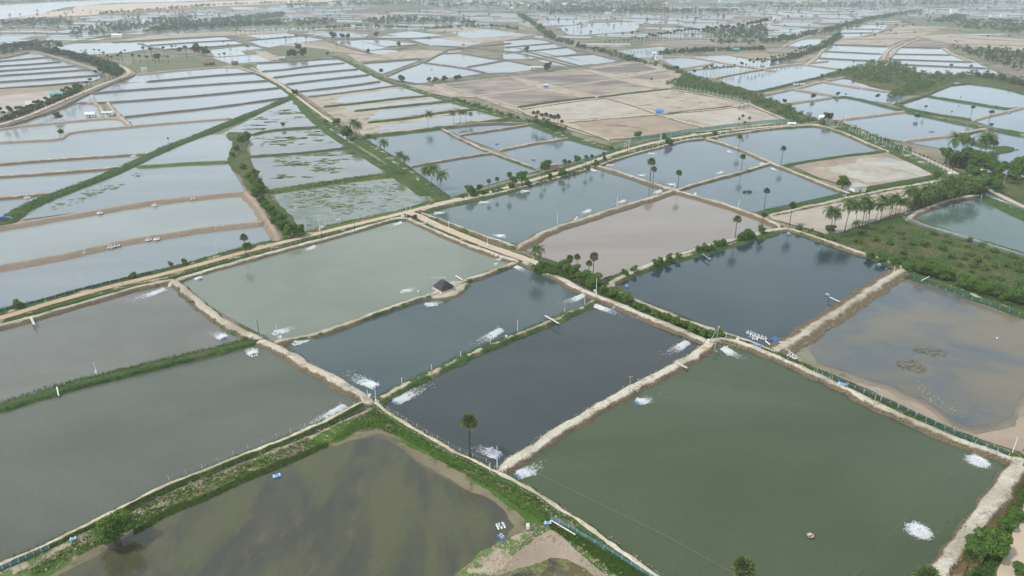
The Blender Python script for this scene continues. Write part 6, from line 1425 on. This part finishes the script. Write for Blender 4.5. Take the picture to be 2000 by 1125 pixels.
# sheds: (x, y, L, D, h, roof h, rot, wall, roof, label)
for x, y, L, D, h, rh, rz, wl, rf, l in (
 (1905, 331, 8, 5, 2.4, 1.3, -.5, C_white, C_white, 'white roofed shed among the farm trees at upper right'), (1921, 341, 6, 4, 2.2, 1., -.4, C_white, C_offw, 'lower white shed right beside the farm track'), (1946, 334, 5, 4, 2.2, 1., .2, C_white, C_white, 'small white shed under the broad farm tree'),
 (1604, 234, 6, 5, 2.6, 1.2, .2, C_white, C_white, 'white shed left of the dark tree on the pond bank'), (1610, 240, 5, 3, 2., .9, .1, C_mud, C_tile, 'small brown hut on the pond bank by the white shed'), (1857, 345, 3.5, 2.5, 2., .8, -.4, C_silver, C_silver, 'small grey roofed shelter beside the palm grove track'),
 (1545, 246, 6, 3, 2.2, .5, .1, C_offw, C_white, 'open white roofed shelter at the end of the teal fence'), (178, 228, 7, 5, 2.6, 1.3, .2, C_white, C_white, 'white hut on the bank between the left ponds'), (212, 225, 9, 4, 2.4, 1., .1, C_white, C_offw, 'long white shed right of the hut between the left ponds'),
 (64, 207, 9, 6, 2., 2.4, .3, C_offw, C_offw, 'white tent roofed building behind the left road trees'), (112, 187, 12, 6, 2.2, 1.6, .25, C_silver, C_teal, 'teal roofed building behind the left road trees'), (945+230-945, 73, 19, 9, 5, 1.6, .05, C_white, C_white, 'white long house beside the upper left ponds'),
 (1277, 109, 6, 5, 4.5, .8, .1, C_white, C_white, 'white annex left of the white block by the far blue pond'), (1288, 217-140+35, 1, 1, 1, 1, 0, C_white, C_white, ''), (1437, 100, 9, 6, 3., 1.4, 0, C_green, C_teal, 'small teal roofed shed among the far centre trees'),
 (1052, 136, 12, 5, 3, 1.2, .1, C_offw, C_silver, 'grey shed left of the big tree above the bare fields'), (1040, 136, 6, 4, 3, 1.2, .1, C_white, C_offw, 'white shed left of the grey shed above the bare fields'), (1735, 117, 7, 5, 2.5, .8, .6, C_mud, C_tile, 'brown hut near the fork of the far right banks'),
 (1560, 166, 13, 2, 1.2, .2, .25, C_white, C_white, 'long low white shed on the far right track'), (405, 127, 8, 5, 2.6, 1.6, 0, C_tile, C_tile, 'left brown hut above the left strip ponds'), (413, 126, 7, 5, 2.6, 1.4, 0, C_tile, C_tile, 'middle brown hut above the left strip ponds'), (459, 126, 7, 5, 3, 1.6, 0, C_tile, C_tile, 'right brown hut above the left strip ponds'), (552, 117, 9, 5, 2.6, 2, 0, C_grey, C_grey, 'grey thatched hut on the far bank in the centre left')):
    if not l: continue
    t = empty('shed', at(x, y, .2), rz); tag(t, l, 'shed'); gable(t, L, D, h, rh, wl, rf, win=2 if L > 6 else 1)
for x, y, L, D, h, rz, l in ((1286, 117, 10, 7, 5, .05, 'white flat roofed block beside the far blue pond'), (282, 139, 6, 4, 4, .1, 'small white block at the edge of the green field on the left'), (1517, 41, 18, 12, 11, 0, 'white tower like house by the far palm belt'), (1862, 26, 20, 12, 12, 0, 'pale two storey house far in the upper right'),
                             (1187, 28, 18, 12, 6, 0, 'white house left of the two in the upper centre'), (1199, 25, 8, 8, 9, 0, 'narrow white tower house in the upper centre'), (1143, 49, 12, 8, 4, 0, 'small white house on the far fields in the centre'), (1940, 34, 20, 10, 7, 0, 'left white shed on the grey far flats'), (1958, 34, 14, 10, 8, 0, 'right white shed on the grey far flats'),
                             (875, 25, 12, 8, 5, 0, 'white house alone on the pale far plots'), (1188, 49, 8, 6, 3, 0, 'low white shed beside a far centre tree'), (555, 15, 20, 12, 8, 0, 'white house left in the far upper left village'), (580, 15, 22, 12, 7, 0, 'second white house in the far upper left village'), (592, 14, 12, 10, 8, 0, 'third white house in the far upper left village'),
                             (647, 11, 14, 10, 12, 0, 'white house standing taller at the village edge'), (569, 34, 14, 8, 5, 0, 'white shed in the green strips at upper left')):
    t = empty('far_house', at(x, y, 0), rz); tag(t, l, 'house'); flat(t, L, D, h, C_white, 2 if L < 9 else 4)
# houses scattered through the village at the top, one pattern repeated
vp = empty('village_house', (0, 0, 0)); flat(vp, 22, 15, 9, C_white, 3, .8); first = True; _vr = random.Random(9)
for i, (x, y) in enumerate(sorted(((893, 8), (899, 7), (908, 5), (918, 4), (948, 4), (975, 9), (983, 7), (990, 8), (1003, 9), (1018, 8), (1034, 12), (1045, 6), (1052, 11), (1070, 5), (1078, 8), (1098, 8), (1104, 10), (1121, 12), (1000, 17), (1140, 5), (1330, 5), (1345, 4), (800, 3), (780, 6), (700, 5), (670, 9), (1300, 8), (1408, 4), (1560, 6), (1610, 4)))):
    o = vp if first else copy_tree(vp); first = False; s = _vr.uniform(.55, 1.0); o.location = at(x, y, 0); o.rotation_euler = (0, 0, _vr.uniform(-.4, .4)); o.scale = (s, s, s)
    tag(o, '%s small white house from left in the wooded village at the top' % nth(i+1), 'house', 'white houses of the far village')

# ---- pump house corner at the far left
t = empty('pump', at(4, 428, 1.5), .4); tag(t, 'blue pump engine at the left edge by the green diagonal bank', 'pump'); MB().box((0, 0, .7), (2.6, 1.4, 1.3), top=.9).build('body', C_blue, t); MB().tube([(1.2, 0, .8), (3.0, -.3, 1.0), (4.4, -1.2, .2)], .22, 8).build('pipe', C_lblue, t); MB().tube([(-.6, 0, 1.3), (-.6, 0, 2.2)], .09, 6).build('exhaust', C_steel, t)
for x, y, l in ((27, 439, 'white water rush from the pump outlet at the left edge'), (8, 522, 'white water rush at the left edge below the lower brown bank')):
    tag(link('outflow_foam', foam_mesh(7, 2.2, 3., True, 700), None, at(x, y, .05), .3, 1.1), l, 'foam')

# ---- the air: a thin even haze
hz = bpy.data.meshes.new('haze'); X0, X1, Y0, Y1, Z0, Z1 = -9100, 9100, -500, 11100, -1.4, 130
hz.from_pydata([(x, y, z) for z in (Z0, Z1) for x, y in ((X0, Y0), (X1, Y0), (X1, Y1), (X0, Y1))], [], [(3, 2, 1, 0), (4, 5, 6, 7), (0, 1, 5, 4), (1, 2, 6, 5), (2, 3, 7, 6), (3, 0, 4, 7)])
hm = bpy.data.materials.new('haze'); hm.use_nodes = True; t_ = hm.node_tree; t_.nodes.clear(); o_ = t_.nodes.new('ShaderNodeOutputMaterial'); v_ = t_.nodes.new('ShaderNodeVolumePrincipled')
v_.inputs['Color'].default_value = (.89, .96, .99, 1); v_.inputs['Density'].default_value = 0.00017; v_.inputs['Anisotropy'].default_value = .1; t_.links.new(v_.outputs[0], o_.inputs['Volume'])
hz.materials.append(hm); tag(link('haze', hz), 'thin grey haze over the far ponds', 'haze', kind='stuff')
